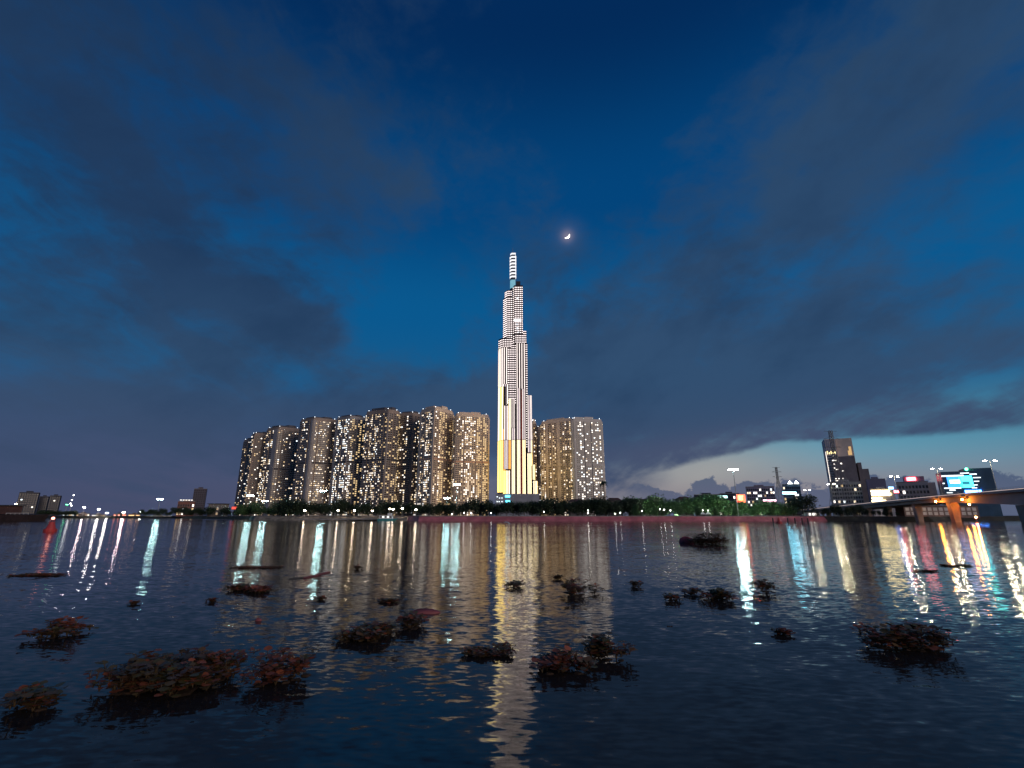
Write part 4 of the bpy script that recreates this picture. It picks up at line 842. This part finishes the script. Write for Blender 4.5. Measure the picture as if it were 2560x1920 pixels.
# one real lamp; the nearer and the tucked one are added to redden the girder
for Y, dx_, lab in ((282, -1.3, 'orange lamp glowing on the outer face of the bridge girder'), (262, -1.3, 'added orange girder lamp nearer the large river pier'), (270, 8.0, 'added orange lamp tucked under the bridge deck between the two girder lamps')):
    t = thing('under_bridge_lamp', (bridge_at(Y)[0] + dx_, Y, bridge_at(Y)[1] - (2.4 if dx_ < 2 else 1.53 + gd(Y))), lab, 'lamp', 'lamps under the bridge')
    MB().box(-0.4, 0.4 if dx_ > 0 else 2.8, -0.4, 0.4, 0.42, 0.72).build('bracket', M_dark, t); MB().ball((0, 0, 0), 0.42, 1, 8, 5).build('bulb', glowm('sodium', (1.0, 0.28, 0.03), 420, True), t)
P = at(2440, 1293, 262); t = thing('marker_light', (P.x, 262, 0), 'red glowing marker light on a pile under the bridge', 'marker light')
MB().tube((0, 0, -1), (0, 0, P.z - 0.5), 0.4, 0.35, 10).build('pile', M_pier, t); MB().tube((0, 0, P.z - 0.5), (0, 0, P.z - 0.3), 0.2).build('stem', M_dark, t); MB().ball((0, 0, P.z), 0.36, 1, 8, 5).build('bulb', glowm('marker_red', (1.0, 0.14, 0.03), 700, True), t)
# waterside shed behind the pier
P = at(2430, 1298, 330); t = thing('waterside_shed', (P.x, 352, LZ), 'long shed with rows of pale windows seen under the bridge', 'shed'); w = 52
MB().box(-w / 2, w / 2, 0, 8, -1, 7.0).build('wall', mat('shed_brown', (0.2, 0.14, 0.13), 0.85, 0.2), t); MB().box(-w / 2 - 0.5, w / 2 + 0.5, -0.6, 8.6, 7.0, 7.4).build('roof', M_dark, t)
M_pane = mat('pale_window', (0.55, 0.50, 0.48), 0.5, 0.2)
for k in range(13):
    for z in (1.0, 3.9): MB().box(-w / 2 + 1 + k * 3.9, -w / 2 + 3.6 + k * 3.9, -0.12, 0.02, z, z + 2.1).build('window', M_pane, t)
# pavilion and posts at the embankment end
P = at(2042, 1296, 338); t = thing('pavilion', (P.x, 341, LZ), 'small white pavilion at the right end of the red embankment', 'pavilion')
MB().box(-4.5, 4.5, 0, 4, 0, 2.6).build('wall', M_wh, t); MB().box(-5.2, 5.2, -0.6, 4.6, 2.6, 2.9).build('roof', M_conc, t)
for k in (-3, -0.6, 1.4): MB().box(k, k + 1.1, -0.15, 0.02, 0.8, 2.1).build('window', WIN[1], t)
POST = MB().tube((0, 0, -1), (0, 0, 2.3), 0.32, 0.28, 8).mesh('post', M_dark)
for k, x in enumerate((1933, 1970, 1988, 2006, 2020)):
    P = ground(x, 1306); o = bpy.data.objects.new('mooring_post', POST); COL.objects.link(o); o.location = (P.x, min(P.y, 329), 0)
    tag(o, 'dark mooring post in the water before the red embankment', 'post', 'mooring posts')
P = ground(1948, 1308); t = thing('marker_buoy', (P.x, min(P.y, 320), 0), 'small dark red buoy before the red embankment', 'buoy')
MB().tube((0, 0, -0.3), (0, 0, 0.7), 1.3, 1.3, 10).build('float', M_bred, t); MB().tube((0, 0, 0.7), (0, 0, 2.6), 0.8, 0.3, 8).build('body', M_bred, t)
# unseen uplights added to brighten the park trees
for x, lab in ((1625, 'added hidden uplight for the leftmost green trees'), (1690, 'added hidden uplight below the green trees, second from left'), (1760, 'added hidden uplight behind the two park tents'), (1822, 'added hidden uplight near the foot of the tall mast'), (1885, 'added hidden uplight below the mauve apartment block'), (1945, 'rightmost added hidden uplight on the embankment')):
    P = at(x, 1287, 341); t = thing('added_uplight', (P.x, 341, LZ), lab, 'floodlight', 'added tree uplights')
    hd = MB().prism([(-0.7, -0.35, 0), (0.7, -0.35, 0), (0.7, 0.3, 0), (-0.7, 0.3, 0)], [(-0.7, -0.35, 0.8), (0.7, -0.35, 0.8), (0.7, 0.0, 0.8), (-0.7, 0.0, 0.8)]).build('housing', M_dark, t)
    MB().quad((0.62, 0.302, 0.05), (-0.62, 0.302, 0.05), (-0.62, 0.04, 0.76), (0.62, 0.04, 0.76)).build('lens', glowm('added_uplight_lens', (0.90, 1.0, 0.86), 620, True), hd)
# little lights along the embankment walk
for x, y in [(1160, 1283), (1178, 1284), (1360, 1280), (1470, 1277), (1470, 1284), (1538, 1285), (1551, 1283), (1605, 1278), (1650, 1274), (1660, 1275), (1676, 1277), (1757, 1277), (1770, 1277), (1228, 1283), (1130, 1286)]:
    Y = 338.6; P = at(x, y, Y); t = thing('bollard_light', (P.x, Y, LZ), 'small white light among the trees on the red embankment', 'lamp', 'embankment walk lights'); h = max(0.5, P.z - LZ)
    MB().tube((0, 0, 0), (0, 0, h), 0.06).build('pole', M_steel, t); MB().ball((0, 0, h + 0.22), 0.24, 1, 6, 4).build('bulb', glowm('walk_bulb', (1.0, 0.94, 0.86), 30, True), t)
for x, lab in ((1757, 'left of two small white park tents under green trees'), (1771, 'right of two small white park tents under green trees')):
    P = at(x, 1284, 337.9); t = thing('park_tent', (P.x, 338.2, LZ), lab, 'tent', 'park tents')
    MB().prism([(-1.7, -1.2, 1.4), (1.7, -1.2, 1.4), (1.7, 1.2, 1.4), (-1.7, 1.2, 1.4)], [(-0.1, -0.1, 3.2), (0.1, -0.1, 3.2), (0.1, 0.1, 3.2), (-0.1, 0.1, 3.2)]).build('canopy', M_wh, t)
    for sx in (-1.6, 1.6):
        for sy in (-1.1, 1.1): MB().tube((sx, sy, 0), (sx, sy, 1.4), 0.05).build('pole', M_steel, t)

# ------------------------------------------------------------------ floating plants
M_hy = mat('hyacinth_leaf', (0.065, 0.070, 0.028), 0.55, 0.3, 2.2, alt=(0.14, 0.06, 0.028)); M_hb = mat('hyacinth_redlit', (0.30, 0.085, 0.04), 0.6, 0.4, 1.4, alt=(0.12, 0.04, 0.025)); M_stem = mat('hyacinth_stem', (0.09, 0.06, 0.03), 0.6, 0.3, 3.0)  # reddish tones put warm light from behind the viewer into the leaf colour
def rosette(rng, m, ms, c, size, tall):
    n = rng.randint(5, 8)
    for k in range(n):
        a = k * 6.28 / n + rng.uniform(-0.4, 0.4); lean = rng.uniform(0.25, 1.0); hh = size * tall * rng.uniform(0.5, 1.1); r = size * lean * 0.75
        tip = c + Vector((math.cos(a) * r, math.sin(a) * r, hh)); mid_ = c + Vector((math.cos(a) * r * 0.35, math.sin(a) * r * 0.35, hh * 0.6))
        sd = Vector((-math.sin(a), math.cos(a), 0)); w = size * 0.05
        ms.quad(c - sd * w, c + sd * w, mid_ + sd * w, mid_ - sd * w); ms.quad(mid_ - sd * w, mid_ + sd * w, tip + sd * w * 0.6, tip - sd * w * 0.6)
        f = Vector((math.cos(a), math.sin(a), rng.uniform(-0.35, 0.6))).normalized(); bl = size * rng.uniform(0.5, 0.85); bw = bl * 0.6
        p1, p2, p3 = tip + f * bl * 0.3, tip + f * bl * 0.75, tip + f * bl
        m.quad(tip, p1 + sd * bw, p1, p1 - sd * bw); m.quad(p1 + sd * bw, p2 + sd * bw * 0.7, p2, p1); m.quad(p1, p2, p2 - sd * bw * 0.7, p1 - sd * bw); m.tri(p2 + sd * bw * 0.7, p3, p2); m.tri(p2, p3, p2 - sd * bw * 0.7)
def clump(x0, x1, yb, yt, label, redlit=0.4, dens=1.0, flat=False, seed=0, size=None):
    rng = random.Random(seed * 31 + 5); cx = (x0 + x1) / 2
    g = ground(cx, yb); W_ = (ground(x1, yb).x - ground(x0, yb).x)
    hz = 0.08 if flat else 0.15                     # a raft lies low on the water; its back edge makes the top line
    dep = min(ground(cx, yt, hz).y - g.y if yt > 1310 else 1e9, W_ * (0.35 if flat else 0.85))
    hz = max(0.05, at(cx, yt, g.y + dep).z)
    t = thing('water_hyacinth', (g.x, g.y, 0), label, 'water plant', 'floating water plants')
    green, redlit_mb, stem, mat_ = MB(), MB(), MB(), MB()
    sz = size or max(0.09, min(0.19, hz * 0.8)); n = int(min(1100, max(20, W_ * dep / (sz * sz) * 1.7 * dens)))
    lob = [(rng.uniform(-0.38, 0.38) * W_, rng.uniform(0.12, 0.9) * dep, rng.uniform(0.35, 1.0)) for _ in range(8)]
    for k in range(n):
        lx, ly, lh = rng.choice(lob); px = lx + rng.gauss(0, 0.12) * W_; py = ly + rng.gauss(0, 0.15) * dep
        if abs(px) > W_ * 0.52 or not -0.05 * dep < py < dep * 1.05: continue
        z = max(0, hz - sz * 1.1) * lh * rng.random() if not flat else 0
        rosette(rng, redlit_mb if rng.random() < (redlit if lx * (1 if seed % 2 else -1) > -0.1 * W_ else redlit * 0.4) else green, stem, Vector((px, py, z)), sz * rng.uniform(0.6, 1.25), (0.35 + lh * 0.5 if not flat else 0.3))
    # low tangle of roots and fallen leaves the plants stand in, in a few ragged islands
    for lx, ly, lh in lob:
        k = 11; ra, rb = W_ * rng.uniform(0.10, 0.17), dep * rng.uniform(0.12, 0.22)
        rr = [(lx + math.cos(6.283 * i / k) * ra * rng.uniform(0.6, 1.2), ly + math.sin(6.283 * i / k) * rb * rng.uniform(0.6, 1.2)) for i in range(k)]
        zt = 0.012 + 0.02 * lh * rng.random(); mat_.prism([(a, b, -0.03) for a, b in rr], [(lx + (a - lx) * 0.55, ly + (b - ly) * 0.55, zt) for a, b in rr])
    mat_.build('root_mat', mat('root_mat', (0.045, 0.026, 0.016), 0.9, 0.5, 3.0), t, 'stuff')
    if green.v: green.build('green_leaves', M_hy, t, 'stuff')
    if redlit_mb.v: redlit_mb.build('redlit_leaves', M_hb, t, 'stuff')
    stem.build('stems', M_stem, t, 'stuff'); return t
CL = [(-60, 78, 1792, 1690, 'dark plant clump cut off by the left edge of the picture', 0.2, 1, False), (58, 172, 1600, 1536, 'rounded brown plant clump at left, under the white lamp streak', 0.6, 1, False),
      (185, 530, 1742, 1592, 'largest mass of dark plants in the left foreground', 0.45, 1.2, False), (602, 752, 1722, 1590, 'reddish plant mass right beside the largest one', 0.7, 1.1, False),
      (830, 985, 1608, 1546, 'dark green plant clump left of the golden reflection', 0.25, 1, False), (962, 1055, 1575, 1520, 'reddish plant tuft below the pink float', 0.8, 1, False),
      (1155, 1280, 1644, 1602, 'low plant clump across the left side of the golden reflection', 0.5, 1, False), (1330, 1482, 1690, 1605, 'maroon plant mass right of the golden reflection', 0.9, 1, False), (1470, 1586, 1656, 1576, 'dark green bushy clump right of the maroon one', 0.3, 1.2, False),
      (1262, 1315, 1472, 1441, 'small curly plant lit inside the golden reflection', 0.3, 0.9, False), (1384, 1407, 1449, 1432, 'tiny plant tuft just right of the golden reflection', 0.3, 0.8, False), (1408, 1512, 1492, 1438, 'ragged sprawling plant with open stalks right of the golden reflection', 0.4, 0.6, False),
      (1578, 1607, 1468, 1447, 'small square dark clump with a trailing stalk', 0.2, 1, False), (1665, 1708, 1504, 1479, 'small leafy tuft, leftmost of three left of the mast streak', 0.3, 1, False), (1712, 1748, 1487, 1462, 'small pointed tuft, middle of three left of the mast streak', 0.4, 1, False), (1756, 1848, 1503, 1464, 'wider tuft touching the white mast streak', 0.3, 0.9, False),
      (1737, 1842, 1363, 1328, 'far dome shaped green clump beside the red bundle', 0.2, 1.2, False), (1894, 1956, 1484, 1440, 'dark clump just right of the white mast streak', 0.3, 1, False), (1950, 1983, 1590, 1566, 'small dark red tuft under the blue streak', 0.8, 1, False),
      (2215, 2405, 1634, 1532, 'large peaked dark clump in the right foreground', 0.55, 1.1, False), (2297, 2356, 1430, 1420, 'thin dark strip of weed across the red streak', 0.5, 1, True), (2362, 2436, 1416, 1406, 'thin strip of weed across the yellow streak', 0.3, 1, True),
      (0, 152, 1441, 1428, 'long thin strip of weed at the left edge', 0.6, 1, True), (555, 690, 1422, 1411, 'long thin weed strip across the twin cyan streaks', 0.5, 1, True), (540, 650, 1484, 1458, 'weed strip ending in a bright orange tuft', 0.9, 1, False),
      (940, 1030, 1507, 1486, 'thin dark floating stalk with leaves left of the cyan pair', 0.3, 0.8, True), (505, 531, 1506, 1492, 'tiny reddish tuft left of the orange one', 0.8, 1, False), (888, 903, 1424, 1412, 'tiny dark tuft below the globe lamps', 0.5, 1, False), (789, 806, 1501, 1487, 'tiny dark tuft right of the middle cyan streak', 0.3, 1, False),
      (318, 336, 1512, 1500, 'tiny tuft left of the left mast streak', 0.5, 1, False), (1667, 1683, 1566, 1554, 'tiny loose tuft in dark water right of centre', 0.3, 1, False)]
for k, (x0, x1, yb, yt, lab, redlit, dens, flat) in enumerate(CL): clump(x0, x1, yb, yt, lab, redlit, dens, flat, k + 1)
# floating rubbish
M_pink = mat('faded_pink', (0.26, 0.075, 0.08), 0.6, 0.3, 1.5)
def float_bag(x0, x1, y, hpx, label, m, seed):
    rng = random.Random(seed); g = ground((x0 + x1) / 2, y); W_ = ground(x1, y).x - ground(x0, y).x; hz = at(x0, y - hpx, g.y).z; b = MB(); n, mm = 14, 5
    for a in range(mm):
        f = a / (mm - 1); i = len(b.v)
        for k in range(n):
            t = 6.283 * k / n; r = math.cos(f * 1.45) * rng.uniform(0.85, 1.1); b.v.append((math.cos(t) * W_ / 2 * r, math.sin(t) * W_ * 0.2 * r, -0.05 + hz * math.sin(f * 1.57) * rng.uniform(0.8, 1.1)))
        if a:
            for k in range(n): l = (k + 1) % n; b.f.append((i - n + k, i - n + l, i + l, i + k))
    b.f.append(tuple(range(len(b.v) - n, len(b.v)))); o = b.build('floating_bag', m, off=(g.x, g.y, 0), smooth=True); o.location = (g.x, g.y, 0); o.data.transform(Matrix.Translation((g.x, g.y, 0)))
    tag(o, label, 'floating rubbish', 'floating rubbish')
float_bag(1018, 1106, 1532, 14, 'long pink floating bag left of the golden reflection', M_pink, 1); float_bag(1697, 1738, 1357, 17, 'red bundle floating beside the far green clump', mat('bundle_red', (0.34, 0.06, 0.08), 0.7, 0.4, 2.0), 2); float_bag(636, 655, 1552, 12, 'small pink floating scrap near the twin cyan streaks', M_pink, 3)
def plank(xa, ya, xb, yb, label, m, w=0.09):
    A, B = ground(xa, ya), ground(xb, yb); d = (B - A).normalized(); n = Vector((d.y, -d.x, 0)); c = (A + B) / 2
    o = MB().obox(A - c, B - c, n, -w, w, -0.04, 0.06).build('driftwood', m); o.location = (c.x, c.y, 0); tag(o, label, 'driftwood', 'floating rubbish')
plank(762, 1446, 822, 1431, 'reddish floating plank across the middle cyan streak', M_pink); plank(722, 1448, 768, 1444, 'dark floating stick left of the reddish plank', M_dark, 0.05)
